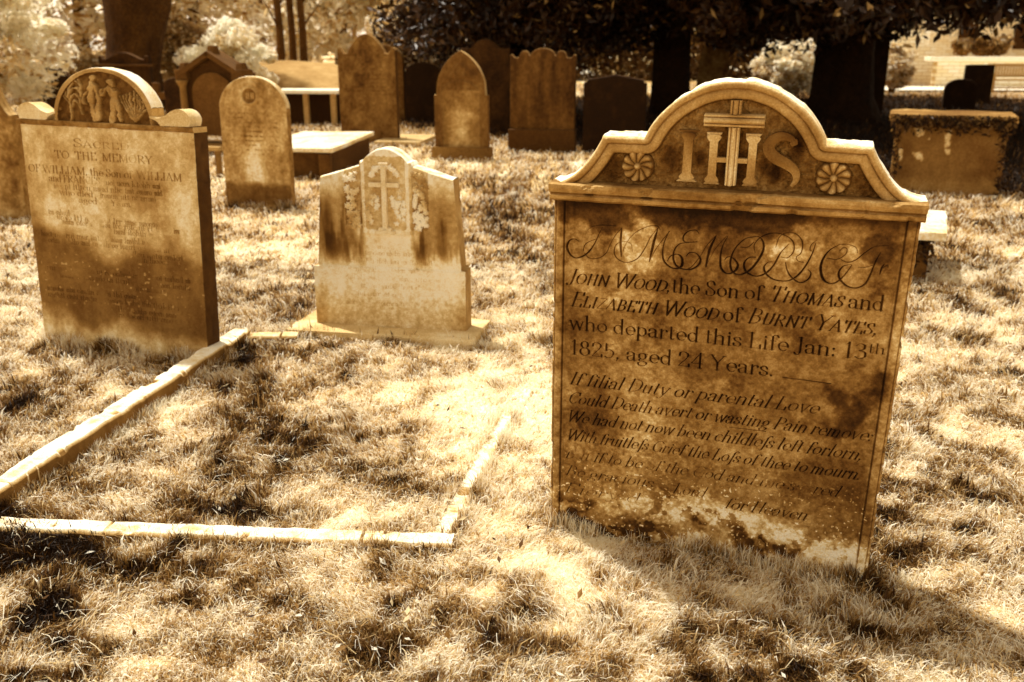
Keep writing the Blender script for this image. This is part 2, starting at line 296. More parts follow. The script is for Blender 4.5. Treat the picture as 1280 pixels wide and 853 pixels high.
# the flourished heading, as pen paths (mm on the stone)
SCRIPT=[
(0.6,[(-388,998),(-371,1011),(-343,1016),(-305,1016)]),
(2.6,[(-345,1009),(-356,985),(-369,955),(-390,927),(-417,913),(-437,920),(-448,943),(-441,963),(-426,969),(-412,963)]),
(1.2,[(-399,935),(-395,954),(-378,967),(-362,973)]),
(0.9,[(-290,1010),(-307,988),(-321,960),(-332,934),(-355,917),(-382,916),(-396,931)]),
(3,[(-289,1012),(-291,970),(-287,927)]),
(0.9,[(-287,927),(-276,964),(-258,992),(-238,1009),(-211,1022),(-189,1024),(-179,1013)]),
(1.5,[(-256,946),(-261,967),(-284,973),(-304,960),(-308,936),(-295,918),(-269,912),(-240,926),(-221,956),(-206,990),(-187,1018)]),
(3,[(-186,1019),(-196,977),(-206,919)]),
(0.8,[(-206,919),(-186,963),(-152,1013)]),
(3,[(-155,1011),(-168,972),(-168,934),(-155,914),(-134,905),(-115,913),(-114,934),(-126,947),(-146,941),(-156,923)]),
(1.6,[(-72,1011),(-83,1020),(-104,1013),(-115,997),(-108,984),(-75,987)]),
(2.8,[(-99,983),(-124,977),(-138,955),(-137,927),(-122,909),(-92,905),(-69,919),(-63,937),(-75,953),(-93,955),(-104,943)]),
(0.9,[(-123,905),(-92,909),(-67,942),(-48,979),(-25,1009)]),
(3,[(-24,1009),(-40,967),(-47,917)]),
(0.8,[(-47,917),(-26,968),(4,1011)]),
(3,[(7,1010),(-5,981),(-9,949),(-5,918),(11,903),(30,909),(40,928),(27,947),(12,951),(2,940)]),
(2.8,[(74,1012),(52,1004),(29,976),(19,940),(25,912),(46,902),(74,919),(94,950),(104,979),(100,1002),(86,1014),(65,1009)]),
(1,[(43,981),(63,983),(78,999)]),
(1.4,[(83,968),(79,991),(95,1013),(123,1026),(155,1023),(179,1006),(183,980),(169,961),(151,962)]),
(2.8,[(169,999),(150,973),(135,937),(115,912),(90,902),(64,912),(56,935),(68,953),(88,956)]),
(1.2,[(136,988),(142,1015),(158,1029),(183,1029),(203,1008),(203,978),(192,965),(198,954),(213,952)]),
(2.8,[(238,1009),(231,976),(217,940),(199,912),(175,896),(142,896),(119,909),(110,928),(118,943),(132,947)]),
(0.9,[(238,1014),(227,1002),(225,987),(234,983)]),
(2.2,[(165,948),(172,925),(185,907),(208,894),(228,905),(234,922),(225,933)]),
(0.9,[(345,989),(340,1002),(322,1009),(298,1008)]),
(3,[(298,1008),(272,987),(258,955),(260,925),(273,903),(296,900),(318,922),(335,954)]),
(1,[(271,968),(296,967),(315,981),(318,996),(309,1001),(300,990)]),
(1.4,[(306,967),(324,961),(344,970),(365,992),(387,1009),(420,1014)]),
(3,[(402,995),(392,966),(383,928),(373,904),(353,892),(328,896),(309,914),(305,932),(315,950),(335,956)]),
(0.9,[(353,950),(370,951),(387,958)]),
(1.8,[(415,963),(410,953),(407,934)]),
(0.9,[(411,951),(423,962),(425,955)]),
]
def script_strokes():
    out = []
    for w, pts in SCRIPT:
        c = bz(*[(x / 1000, z / 1000) for x, z in pts]); n = len(c)
        for i in range(n - 1):
            (x0, z0), (x1, z1) = c[i], c[i + 1]; m = max(int(math.hypot(x1 - x0, z1 - z0) / .0009), 1)
            t = i / n; sw = sin(pi * min(max(t, 0), 1)) ** 1.2
            l = math.hypot(x1 - x0, z1 - z0) + 1e-9; steep = (abs(z1 - z0) / l) ** 1.5
            hw = .0010 + .0014 * max(w - .8, 0) * sw * (.25 + .75 * steep)
            for k in range(m): out.append((x0 + (x1 - x0) * k / m, z0 + (z1 - z0) * k / m, hw, None))
    return out

# ================================================================== ground
def ground_h(x, y):
    return (fbm(x + 30, y + 30, .9, 3, 5) - .5) * .07 + (fbm(x, y, 3.5, 2, 9) - .5) * .018
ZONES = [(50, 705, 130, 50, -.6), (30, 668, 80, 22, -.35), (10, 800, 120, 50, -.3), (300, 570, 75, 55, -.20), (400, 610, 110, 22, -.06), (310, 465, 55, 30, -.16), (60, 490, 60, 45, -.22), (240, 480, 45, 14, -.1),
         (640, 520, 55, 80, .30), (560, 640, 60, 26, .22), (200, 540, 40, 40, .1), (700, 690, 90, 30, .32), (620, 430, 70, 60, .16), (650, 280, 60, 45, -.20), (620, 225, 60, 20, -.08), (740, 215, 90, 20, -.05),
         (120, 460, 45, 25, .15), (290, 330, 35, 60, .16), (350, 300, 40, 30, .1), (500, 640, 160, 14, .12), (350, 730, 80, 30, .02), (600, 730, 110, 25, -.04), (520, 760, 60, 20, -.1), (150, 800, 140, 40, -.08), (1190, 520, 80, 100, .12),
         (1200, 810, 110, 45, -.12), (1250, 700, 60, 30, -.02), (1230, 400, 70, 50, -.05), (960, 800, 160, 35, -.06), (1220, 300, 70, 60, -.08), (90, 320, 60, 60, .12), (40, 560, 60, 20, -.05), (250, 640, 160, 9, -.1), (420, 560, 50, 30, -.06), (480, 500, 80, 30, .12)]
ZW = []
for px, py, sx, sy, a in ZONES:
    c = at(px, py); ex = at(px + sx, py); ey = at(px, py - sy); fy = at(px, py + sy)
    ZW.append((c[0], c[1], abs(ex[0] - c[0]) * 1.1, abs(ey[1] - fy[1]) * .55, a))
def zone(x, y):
    n1 = fbm(x, y, 1.3, 4, 21); n2 = fbm(x, y, 5.5, 3, 33); n3 = fbm(x, y, 15, 2, 35); s = .57 + (n1 - .5) * .7 + (n2 - .5) * .7 + (n3 - .5) * .95  # finest noise paints dappled highlights into the turf tone
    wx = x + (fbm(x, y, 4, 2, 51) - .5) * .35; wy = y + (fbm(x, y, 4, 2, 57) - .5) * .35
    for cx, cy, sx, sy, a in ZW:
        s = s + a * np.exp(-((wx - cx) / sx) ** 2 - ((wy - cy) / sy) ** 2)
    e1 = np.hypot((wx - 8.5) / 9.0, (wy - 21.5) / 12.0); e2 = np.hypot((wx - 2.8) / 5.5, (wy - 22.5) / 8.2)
    s = s * (1 - .93 * sst(1.06, .90, np.minimum(e1, e2) + (fbm(x, y, .8, 3, 59) - .5) * .25))  # tree shade painted into the turf tone beneath the yews
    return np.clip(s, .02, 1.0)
def axis(a, b, fine, lim, grow=1.25):
    xs = list(np.arange(a, b, fine)); s = fine; x = xs[-1]
    while x < lim: s *= grow; x += s; xs.append(x)
    s = fine; x = xs[0]; lo = []
    while x > -lim: s *= grow; x -= s; lo.append(x)
    return np.array(lo[::-1] + xs)
gx = axis(-3.5, 3.5, .05, 700); gy = axis(.8, 7, .05, 700)
GX, GY = np.meshgrid(gx, gy); GZ = ground_h(GX, GY) * np.clip(1 - (np.hypot(GX, GY) - 30) / 60, 0, 1) + (fbm(GX, GY, 14, 2, 71) - .5) * .012 * (np.hypot(GX, GY) < 12) - .006
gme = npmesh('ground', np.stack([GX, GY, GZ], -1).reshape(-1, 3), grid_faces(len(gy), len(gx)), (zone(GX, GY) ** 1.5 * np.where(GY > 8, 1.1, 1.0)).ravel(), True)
tag(obj('ground', gme, M_SOIL), kind='structure')

# keep-out boxes for blades: (cx, cy, half length, half width, yaw)
KEEP = []
def blocked(x, y):
    b = np.zeros(len(x), bool)
    for cx, cy, a, c, r in KEEP:
        dx, dy = x - cx, y - cy; u = dx * cos(r) + dy * sin(r); v = -dx * sin(r) + dy * cos(r); b |= (np.abs(u) < a) & (np.abs(v) < c)
    return b

def ghost_rows(rows, cap, seed):
    """lines of lettering weathered past reading"""
    rr = random.Random(seed); out = []
    for z, x0, x1 in rows:
        x = x0
        while x < x1 - .02:
            k = rr.randint(2, 6); w = ''.join(rr.choice('lnihtrmcou') for _ in range(k)); L = k * cap * .62
            if x + L > x1: L = x1 - x
            out += text_strokes([(w, 0, False)], x, x + L, z, cap, 1.25); x += L + cap * .5
    return out

# ================================================================== the large headstone in front
W = .488
R_BIG = (-17.8, 2.6, .7)
big = thing('headstone', 'large leaning headstone with a carved cross between raised letters over a long inscription', 'gravestone', (.589, 2.545, 0), R_BIG)
PX = .455
ub = np.linspace(-W, W, int(2 * W / .00125) + 1); zb_ = np.linspace(-.12, 1.085, int((1.085 + .12) / .00125) + 1)
st = script_strokes()
R_, I_ = 0.0, .33
st += text_strokes([('John Wood', I_, True), (',the Son of ', R_, False), ('Thomas', I_, True), (' and', R_, False)], -.446, .431, .835, .042)
st += text_strokes([('Elizabeth Wood', I_, True), (' of ', R_, False), ('Burnt Yates,', I_, True)], -.436, .425, .765, .043)
st += text_strokes([('who departed this Life Jan: 13', R_, False)], -.436, .405, .692, .044)
st += text_strokes([('th', R_, False)], .405, .45, .712, .028)
st += text_strokes([('1825, aged 24 Years.', R_, False)], -.432, .168, .612, .045)
st += text_strokes([('If filial Duty or parental Love', .42, False)], -.436, .296, .513, .040, .95)
st += text_strokes([('Could Death avert or wasting Pain remove:', .42, False)], -.439, .448, .449, .038, .92)
st += text_strokes([('We had not now been childleſs left forlorn,', .42, False)], -.442, .43, .386, .038, .9)
st += text_strokes([('With fruitleſs Grief the Loſs of thee to mourn.', .42, False)], -.442, .432, .323, .037, .88)
late = text_strokes([('But if to be of the God and the sacred', .42, False)], -.444, .38, .258, .036, .8)
late += text_strokes([('Be gracious', .42, False)], -.442, -.16, .197, .036, .75) + text_strokes([('Lord', .42, False)], -.1, .0, .190, .036, .7)
late += text_strokes([('Fiery d', .42, False)], -.446, -.2, .134, .036, .7) + text_strokes([('for Heaven', .42, False)], .06, .30, .165, .038, .8)
DB = rasterise(st, ub, zb_)
DL = rasterise(late, ub, zb_)
lineD = rasterise([('s', [(.19, .612), (.25, .611), (.32, .609)], [(0, 0), (1, 0), (2, 0)], 1.6), ('s', [(.055, .436), (.16, .437)], [(0, 0), (1, 0)], 1.2)], ub, zb_)
DB = np.maximum(DB, lineD)
def big_relief(X, Z):
    global _ink
    fade = sst(.18, .42, fbm(X, Z, 22, 3, 4)); D2 = DL * fade
    g = np.maximum(DB, D2)
    g = g * (.75 + .5 * sst(.25, .6, fbm(X, Z, 30, 3, 14)))
    _ink = g
    h = (fbm(X, Z, 26, 4, 2) - .5) * .0020 + (fbm(X, Z, 150, 2, 8) - .5) * .0009
    # reeded side mouldings
    ax = np.abs(X)
    m = lambda c, w, hgt: hgt * np.sqrt(np.clip(1 - ((ax - c) / w) ** 2, 0, 1))
    h = h + m(.468, .0125, .011) + m(.451, .0035, .004) + np.where(ax > .4795, .001, 0)
    # broken sides and eaten bottom crust
    cr = sst(.25, .02, Z + (fbm(X, Z, 12, 4, 18) - .5) * .2); h = h + cr * (fbm(X, Z, 45, 4, 19) - .5) * .009
    return h - g * 2.3
def big_tone(X, Z):
    t = .36 + (fbm(X, Z, 5, 5, 40) - .5) * .30 + (fbm(X, Z, 40, 3, 41) - .5) * .14
    # damp, dark blotches
    def blot(cx, cz, sx, sz, a, s=0):
        r = ((X - cx) / sx) ** 2 + ((Z - cz) / sz) ** 2 + (fbm(X, Z, 13, 6, 60 + s) - .5) * 3.4
        return a * sst(1.0, .35, r)
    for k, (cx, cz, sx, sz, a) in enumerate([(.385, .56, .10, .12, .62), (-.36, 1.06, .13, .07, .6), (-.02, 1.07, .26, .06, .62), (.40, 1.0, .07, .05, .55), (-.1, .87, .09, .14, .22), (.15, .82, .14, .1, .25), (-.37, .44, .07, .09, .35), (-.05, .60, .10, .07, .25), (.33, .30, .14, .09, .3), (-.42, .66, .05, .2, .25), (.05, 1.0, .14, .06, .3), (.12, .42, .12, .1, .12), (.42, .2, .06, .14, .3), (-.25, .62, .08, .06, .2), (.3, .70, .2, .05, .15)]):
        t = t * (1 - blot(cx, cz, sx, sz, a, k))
    t = t * (1 + blot(-.24, .96, .07, .10, .55, 20) + blot(.16, .97, .05, .03, .4, 21) + blot(.37, 1.0, .05, .05, .3, 22) + blot(-.25, .80, .1, .03, .3, 23) + blot(-.2, .33, .2, .1, .18, 24))
    # lichen crust band near the ground, dark moss beneath
    b = .165 - .10 * sst(-.1, .45, X) + .02 * np.sin(X * 9) + (fbm(X, Z, 9, 4, 70) - .5) * .12
    band = sst(.070, .01, np.abs(Z - b + .01)) * sst(.47, .53, fbm(X, Z, 34, 5, 72) + .10 * sst(.08, .0, np.abs(Z - b))) * sst(-.47, -.1, X) * (.35 + .9 * fbm(X, Z, 90, 3, 71))
    low = sst(b - .005, b - .06, Z)
    t = t * (1 - .72 * low * sst(.36, .56, fbm(X, Z, 16, 4, 73)) * sst(.37, .3, X)) + .40 * band + .22 * low * sst(.50, .62, fbm(X, Z, 34, 3, 74))
    t = t + .34 * sst(.10, .03, np.hypot((X - .40) * .9, Z - .06) + (fbm(X, Z, 24, 5, 75) - .5) * .16) * (.3 + .9 * fbm(X, Z, 80, 3, 76))
    t = t + .45 * sst(.76, .82, fbm(X, Z, 120, 2, 77)) * sst(.36, .15, Z)
    t = t * (1 + (fbm(X, Z, 110, 3, 79) - .5) * .75 + (fbm(X, Z, 17, 5, 80) - .5) * .75 + (fbm(X * 2.2, Z * .35, 8, 4, 82) - .5) * .5)
    t = t * (1 - (.54 + .24 * fbm(X, Z, 8, 2, 81)) * np.clip(_ink / .0013, 0, 1))
    ax = np.abs(X); t = t * (1 - .6 * sst(.0035, .0, np.abs(ax - .4565))) * (1 - .5 * sst(.003, 0, np.abs(ax - .4805)))
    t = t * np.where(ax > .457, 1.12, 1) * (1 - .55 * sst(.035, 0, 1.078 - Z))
    return np.clip(.42 * (t / .42) ** 1.4, .02, .95)
def exact(name, parent, Uv, Zv, relief, tone, thick, **k):
    # same as carve() but on the exact raster the lettering was cut on
    return carve(name, parent, Uv[-1], Zv[0], Zv[-1], relief, tone, thick, (Uv[1] - Uv[0]) * .99999, (Zv[1] - Zv[0]) * .99999, **k)
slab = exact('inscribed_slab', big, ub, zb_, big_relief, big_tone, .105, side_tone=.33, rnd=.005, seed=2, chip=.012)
# cornice moulding
def cornice(name, parent, hw, z0, z1, prof, thick, tone, seed):
    """prof: list of (z fraction, projection)"""
    nx = int(2 * hw / .008) + 1; xs = np.linspace(-hw, hw, nx); P = [(0, -.02)] + prof + [(1, -.03)]
    pts = []
    for (f0, p0), (f1, p1) in zip(P, P[1:]):
        n = 3
        for k in range(n): pts.append((f0 + (f1 - f0) * k / n, p0 + (p1 - p0) * k / n))
    pts.append(P[-1]); n = len(pts); zz = np.array([z0 + (z1 - z0) * f for f, p in pts]); yy = -np.array([p for f, p in pts])
    Z = np.broadcast_to(zz[:, None], (n, nx)).copy(); Y = np.broadcast_to(yy[:, None], (n, nx)).copy(); X = np.broadcast_to(xs[None], (n, nx)).copy()
    ns = (fbm(X, Z + Y * 4, 20, 4, seed) - .5); Y += ns * .006 + .012 * sst(.64, .72, fbm(X, Z + Y, 18, 3, seed + 8)); Z += (fbm(X, Z, 15, 3, seed + 1) - .5) * .003
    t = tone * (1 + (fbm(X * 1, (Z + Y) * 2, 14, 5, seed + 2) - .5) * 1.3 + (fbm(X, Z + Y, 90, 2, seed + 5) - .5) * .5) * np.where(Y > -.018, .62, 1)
    V = [np.stack([X, Y, Z], -1).reshape(-1, 3)]; F = [grid_faces(n, nx)]; T = [t.ravel()]
    # end caps as fans of quads back to the slab
    off = n * nx
    for i, fl in ((0, False), (nx - 1, True)):
        a = np.stack([X[:, i], Y[:, i], Z[:, i]], -1); b = a.copy(); b[:, 1] = thick
        V += [np.concatenate([a, b])]; F.append(grid_faces(2, n, off, not fl)); off += 2 * n; T.append(np.full(2 * n, tone))
    return obj(name, npmesh(name, np.concatenate(V), np.concatenate(F), np.concatenate(T), False), M_STONE, parent)
cornice('cornice', big, .497, 1.082, 1.134, [(.0, .012), (.12, .020), (.3, .024), (.40, .016), (.46, .015), (.52, .028), (.75, .036), (.95, .036), (1, .030)], .105, .42, 31)
# pediment with arched top
def big_top(U):
    a = np.abs(U); t = np.where(a > .352, 1.131 + .131 * ((.497 - a) / (.497 - .352)) ** 2.1 * 1.0, 1.268)
    r = .258; arc = 1.163 + np.sqrt(np.clip(r * r - a * a, 0, None)); t = np.where(a < .236, np.maximum(arc, 1.268), t)
    return t + (fbm(U + 3, U * 0, 25, 3, 88) - .5) * .004
def edge_dist(X, Z, samples):
    d = np.full(X.shape, 9.0)
    for k in range(0, len(samples)):
        d = np.minimum(d, np.hypot(X - samples[k][0], Z - samples[k][1]))
    return d
uo = np.linspace(-.497, .497, 340); to = big_top(uo); OUT = []
for i in range(len(uo) - 1):
    n = max(1, int(abs(to[i + 1] - to[i]) / .004)); OUT += [(uo[i] + (uo[i + 1] - uo[i]) * k / n, to[i] + (to[i + 1] - to[i]) * k / n) for k in range(n)]
def ped_relief(X, Z):
    global _pd
    d = edge_dist(X, Z, OUT); _pd = d
    field = sst(.046, .049, d)                       # sunken tympanum
    stip = (fbm(X, Z, 150, 2, 91) - .5) * .012 + (fbm(X, Z, 60, 3, 92) - .5) * .004
    h = .012 * np.sqrt(np.clip(1 - ((d - .008) / .012) ** 2, 0, 1)) + .006 * np.sqrt(np.clip(1 - ((d - .032) / .011) ** 2, 0, 1)) - .003 * sst(.019, .021, d)
    h = h * (1 - field) + field * (-.026 + stip * 1.0)
    return h + (fbm(X, Z, 30, 3, 93) - .5) * .0015
def ped_tone(X, Z):
    f = sst(.046, .049, _pd)
    t = .47 + (fbm(X, Z, 9, 5, 95) - .5) * .42
    blot = lambda cx, cz, s, a: a * sst(1, .2, np.hypot((X - cx) / s, (Z - cz) / (s * 1.5)))
    t = t * (1 + (fbm(X, Z, 100, 3, 97) - .5) * .7 * (.4 + f)) * (1 - .36 * f) * (1 - .55 * sst(.006, 0, np.abs(_pd - .048))) * (1 - .3 * sst(.004, 0, np.abs(_pd - .020)))
    t = t + .22 * sst(.012, .002, _pd)  # sunlit rim painted along the arch edge
    for cx, cz, s, a in [(-.165, 1.21, .045, .75), (-.085, 1.215, .026, .75), (0, 1.20, .07, .8), (.085, 1.2, .025, .7), (.115, 1.185, .035, .85), (.165, 1.265, .03, .7), (.165, 1.235, .03, .5), (0, 1.30, .05, .6), (-.33, 1.17, .05, .6), (.35, 1.17, .05, .5), (-.22, 1.3, .06, .35)]: t = t * (1 - f * blot(cx, cz, s, a))  # painted shade: dark halos around the letters in the sunken field
    return np.clip(t, .04, .95)
carve('pediment', big, .497, 1.128, big_top, ped_relief, ped_tone, .105, .0020, .0020, side_tone=.42, top_tone=1.0, rnd=.009, seed=5, chip=.006)
# raised cross with half-round ridges
def ridge(bm, a, b, w, h, y, n=14):
    """long half-round bar from a to b (x,z), width w, rising h out of y, with two side beads"""
    a = Vector((a[0], 0, a[1])); b = Vector((b[0], 0, b[1])); d = (b - a).normalized(); s = Vector((d.z, 0, -d.x))
    prof = [(-1, 0), (-1, .55), (-.86, .8), (-.62, .82), (-.5, .62), (-.36, .85), (-.15, 1), (.15, 1), (.36, .85), (.5, .62), (.62, .82), (.86, .8), (1, .55), (1, 0)]
    rows = []
    for k in range(n + 1):
        p = a.lerp(b, k / n); rows.append([bm.verts.new(p + s * (u * w / 2) + Vector((0, -(y + h * v) + random.uniform(-.0007, .0007), 0))) for u, v in prof])
    for r0, r1 in zip(rows, rows[1:]):
        for i in range(len(prof) - 1): bm.faces.new((r0[i], r0[i + 1], r1[i + 1], r1[i]))
    bm.faces.new(rows[0]); bm.faces.new(rows[-1][::-1])
bm = bmesh.new()
ridge(bm, (.001, 1.150), (.001, 1.303), .029, .034, -.016); ridge(bm, (.001, 1.337), (.001, 1.372), .029, .034, -.018)
ridge(bm, (-.078, 1.320), (.077, 1.320), .033, .040, -.018)
bm_mesh('cross', bm, .60, .45, 3, True, M_STONE, big).data.polygons.foreach_set('use_smooth', [False] * 0 or [False] * len(bpy.data.objects['cross'].data.polygons))
def letter_I(bm, cx, z0, z1, w=.022, sw=.052, y0=.022, h=.022):
    zs = np.linspace(z0, z1, 18); o = []
    for z in zs:
        e = min(z - z0, z1 - z); o.append(sw / 2 if e < .006 else w / 2 + max(0, .012 - (e - .006)) * .45)
    L = [(cx - a, z) for a, z in zip(o, zs)]; Rr = [(cx + a, z) for a, z in zip(o, zs)][::-1]
    prism(bm, L + Rr, -(-y0 + h), y0)
bm = bmesh.new(); letter_I(bm, -.117, 1.152, 1.290, .024, .056); bmesh.ops.bevel(bm, geom=[e for e in bm.edges if abs(e.verts[0].co.y - e.verts[1].co.y) < 1e-5 and e.verts[0].co.y < .003], offset=.0055, segments=2, affect='EDGES'); bm_mesh('letter', bm, .36, .9, 4, False, M_STONE, big)
bm = bmesh.new(); letter_I(bm, -.050, 1.148, 1.286, .021, .042, h=.018); letter_I(bm, .052, 1.148, 1.286, .021, .042, h=.018); bmesh.ops.bevel(bm, geom=[e for e in bm.edges if abs(e.verts[0].co.y - e.verts[1].co.y) < 1e-5 and e.verts[0].co.y < .006], offset=.005, segments=2, affect='EDGES'); add_box(bm, (.001, .010, 1.215), (.08, .02, .012)); bm_mesh('letter', bm, .52, .6, 5, False, M_STONE, big)
def s_curve(): return bz((.158, 1.262), (.148, 1.278), (.122, 1.284), (.098, 1.270), (.094, 1.248), (.112, 1.228), (.142, 1.213), (.164, 1.196), (.170, 1.174), (.160, 1.155))
c = s_curve(); bm = bmesh.new(); L_, R2 = [], []
for i, (x, z) in enumerate(c):
    a = c[max(i - 1, 0)]; b = c[min(i + 1, len(c) - 1)]; dx, dz_ = b[0] - a[0], b[1] - a[1]; l = math.hypot(dx, dz_); t = i / (len(c) - 1)
    w = .004 + .011 * sin(pi * t) ** 1.0 + (.004 if t < .08 else 0); L_.append((x - dz_ / l * w, z + dx / l * w)); R2.append((x + dz_ / l * w, z - dx / l * w))
for i in range(len(c) - 1):
    q = [L_[i], R2[i], R2[i + 1], L_[i + 1]]; f = [bm.verts.new((x, -.002 if k in (0, 1, 2, 3) else 0, z)) for k, (x, z) in enumerate(q)]; g = [bm.verts.new((x, .022, z)) for x, z in q]
    m0 = bm.verts.new(((q[0][0] + q[1][0]) / 2, -.006, (q[0][1] + q[1][1]) / 2)); m1 = bm.verts.new(((q[2][0] + q[3][0]) / 2, -.006, (q[2][1] + q[3][1]) / 2))
    bm.faces.new((f[0], m0, m1, f[3])); bm.faces.new((m0, f[1], f[2], m1)); bm.faces.new((f[0], f[3], g[3], g[0])); bm.faces.new((f[1], g[1], g[2], f[2]))
    if i in (0, len(c) - 2): e = (0, 1) if i == 0 else (3, 2); bm.faces.new((f[e[0]], g[e[0]], g[e[1]], f[e[1]]))
bmesh.ops.remove_doubles(bm, verts=bm.verts, dist=.0002)
bm_mesh('letter', bm, .36, .9, 6, False, M_STONE, big)
def rosette(parent, cx, cz, r, y, tone, seed, n=10):
    """twelve curled petals round a boss"""
    q = 90; u = np.linspace(-r * 1.02, r * 1.02, q); X, Z = np.meshgrid(u, u); ra = np.hypot(X, Z) / r; th = np.arctan2(Z, X) + ra * .30 + seed * .2 + (fbm(X, Z, 25, 2, seed + 4) - .5) * .25
    s = np.abs(np.sin(th * n / 2)); pet = np.sqrt(np.clip(s, 0, 1)) * sst(1.0, .86, ra + .10 * (1 - s)) * (.35 + .65 * sst(.15, .8, ra))
    H = .017 * pet; H = np.where(ra < .2, .018 * np.sqrt(np.clip(1 - (ra / .2) ** 2, 0, 1)) + .006, H)
    inside = ra < 1.0; H = np.where(inside, H, 0) + (fbm(X, Z, 120, 2, seed) - .5) * .0012 - .004 * (ra >= .99)
    V = np.stack([cx + X, -(y + H), cz + Z], -1).reshape(-1, 3); F = grid_faces(q, q); keep = (ra < 1.02).ravel()[F].all(1)
    T = tone * (.35 + .85 * H / .017) * (1 + (fbm(X, Z, 40, 3, seed) - .5) * .5)
    return obj('rosette', npmesh('rosette', V, F[keep], np.clip(T.ravel(), .05, .9), True), M_STONE, parent)
rosette(big, -.254, 1.186, .046, -.019, .40, 3); rosette(big, .263, 1.180, .046, -.019, .44, 5)
KEEP.append((.589 + .016, 2.545 + .05, .47, .05, radians(-17.8)))

# ================================================================== left headstone with scrolls
left = thing('headstone', 'headstone with a domed relief between two scrolls and worn lettering, beside the kerb', 'gravestone', (-2.008, 4.527, 0), (-15.7, -1.8, 1.3))
LW = .492; ul = np.linspace(-LW, LW, int(2 * LW / .0026) + 1); zl = np.linspace(-.1, 1.135, int(1.235 / .0026) + 1)
ls = text_strokes([('Sacred', 0, True)], -.19, .135, 1.035, .04, 1.3) + text_strokes([('TO  THE  MEMORY', 0, False)], -.305, .26, .975, .036, 1.35)
ls += text_strokes([('OF WILLIAM, the Son of  WILLIAM', 0, False)], -.473, .415, .900, .036, 1.3)
ls += text_strokes([('and FRANCES', 0, False)], -.355, -.05, .858, .034, 1.3) + text_strokes([('who died', 0, False)], -.30, -.10, .793, .03, 1.3) + text_strokes([('aged', 0, False)], -.187, -.08, .760, .03, 1.3) + text_strokes([('Years.', 0, False)], -.0, .12, .757, .03, 1.3)
worn = ghost_rows([(.858, -.02, .29), (.824, -.33, .30), (.793, -.06, .29), (.69, -.38, -.25), (.668, -.33, .27), (.645, -.3, .38), (.617, .0, .32), (.575, -.44, .33), (.545, -.4, .32), (.51, .1, .4), (.485, .1, .3), (.40, -.44, .42), (.365, -.35, .42), (.335, .1, .3), (.29, -.44, .1), (.255, -.44, .42), (.215, -.1, .4), (.185, -.05, .38)], .028, 3)
LD = rasterise(ls, ul, zl, .0012, .0030); LWn = rasterise(worn, ul, zl, .0012, .0028)
def l_relief(X, Z):
    global _li
    g = LD * (.35 + .65 * sst(.3, .55, fbm(X, Z, 14, 3, 101))) + LWn * 1.0 * sst(.30, .5, fbm(X, Z, 10, 3, 102)); _li = np.clip(g, 0, .004)
    return (fbm(X, Z, 15, 4, 103) - .5) * .004 - _li
def l_tone(X, Z):
    t = .66 + (fbm(X * 1.6, Z * .7, 7, 4, 104) - .5) * .55 + (fbm(X * 3, Z * .5, 14, 3, 105) - .5) * .14
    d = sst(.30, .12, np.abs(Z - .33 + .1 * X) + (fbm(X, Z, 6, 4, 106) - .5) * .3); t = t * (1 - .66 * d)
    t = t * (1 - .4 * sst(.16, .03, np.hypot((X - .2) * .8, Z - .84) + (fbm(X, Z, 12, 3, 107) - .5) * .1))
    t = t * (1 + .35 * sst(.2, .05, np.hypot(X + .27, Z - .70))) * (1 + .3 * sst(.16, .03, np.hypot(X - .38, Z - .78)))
    t = t + .25 * sst(.76, .82, fbm(X, Z, 55, 2, 109)) * sst(.15, .3, Z) * sst(.6, .4, Z)
    t = t * (1 + (fbm(X, Z, 80, 3, 130) - .5) * .4 + (fbm(X, Z, 16, 3, 131) - .5) * .35)
    return np.clip(t * (1 - .62 * np.clip(_li / .0016, 0, 1)), .05, .9)
exact('inscribed_slab', left, ul, zl, l_relief, l_tone, .115, side_tone=.09, top_tone=.7, rnd=.006, seed=12)  # side tone lowered, painting the shaded flank into the colour
cornice('ledge', left, .502, 1.132, 1.158, [(.0, .006), (.2, .012), (.7, .016), (1, .014)], .10, .52, 33)
def dome_top(U): a = np.clip(np.abs(U - .005), 0, .281); return 1.156 + np.sqrt(np.clip(1 - (a / .282) ** 2, 0, 1)) ** .9 * .256
DU, DV = np.linspace(-.29, .30, 296), np.linspace(1.14, 1.42, 141); _ds = []
def _st(p, w): _ds.append(('s', list(bz(*p)) if len(p) > 2 else list(p), [(0, k) for k in range(200)][:len(bz(*p)) if len(p) > 2 else len(p)], float(w)))
_st([(-.17, 1.16), (-.175, 1.22), (-.165, 1.30), (-.15, 1.34)], 2.2)
for k in range(9): a_ = 1.22 + .013 * k; sg_ = -1 if k % 2 else 1; _st([(-.17, a_), (-.17 + sg_ * .03, a_ + .03), (-.17 + sg_ * .052, a_ + .012), (-.17 + sg_ * .06, a_ - .03)], 1.5)
_st([(-.045, 1.345), (-.043, 1.35)], 5.5); _st([(-.05, 1.32), (-.06, 1.26), (-.05, 1.17)], 5.5); _st([(-.03, 1.31), (-.02, 1.25), (-.03, 1.17)], 5); _st([(-.06, 1.31), (-.10, 1.27), (-.09, 1.24)], 2.4)
_st([(.05, 1.33), (.053, 1.335)], 5); _st([(.05, 1.30), (.06, 1.24), (.04, 1.17)], 6); _st([(.07, 1.29), (.08, 1.22), (.085, 1.17)], 3.4); _st([(.03, 1.30), (.0, 1.27), (.01, 1.30)], 2.2)
for k in range(9): b_ = -1.0 + k * .25; _st([(.165, 1.165), (.165 + .05 * b_, 1.22), (.165 + .075 * b_, 1.30 - .03 * abs(b_))], 1.6)
_DD = rasterise(_ds, DU, DV, .0028, .0028)
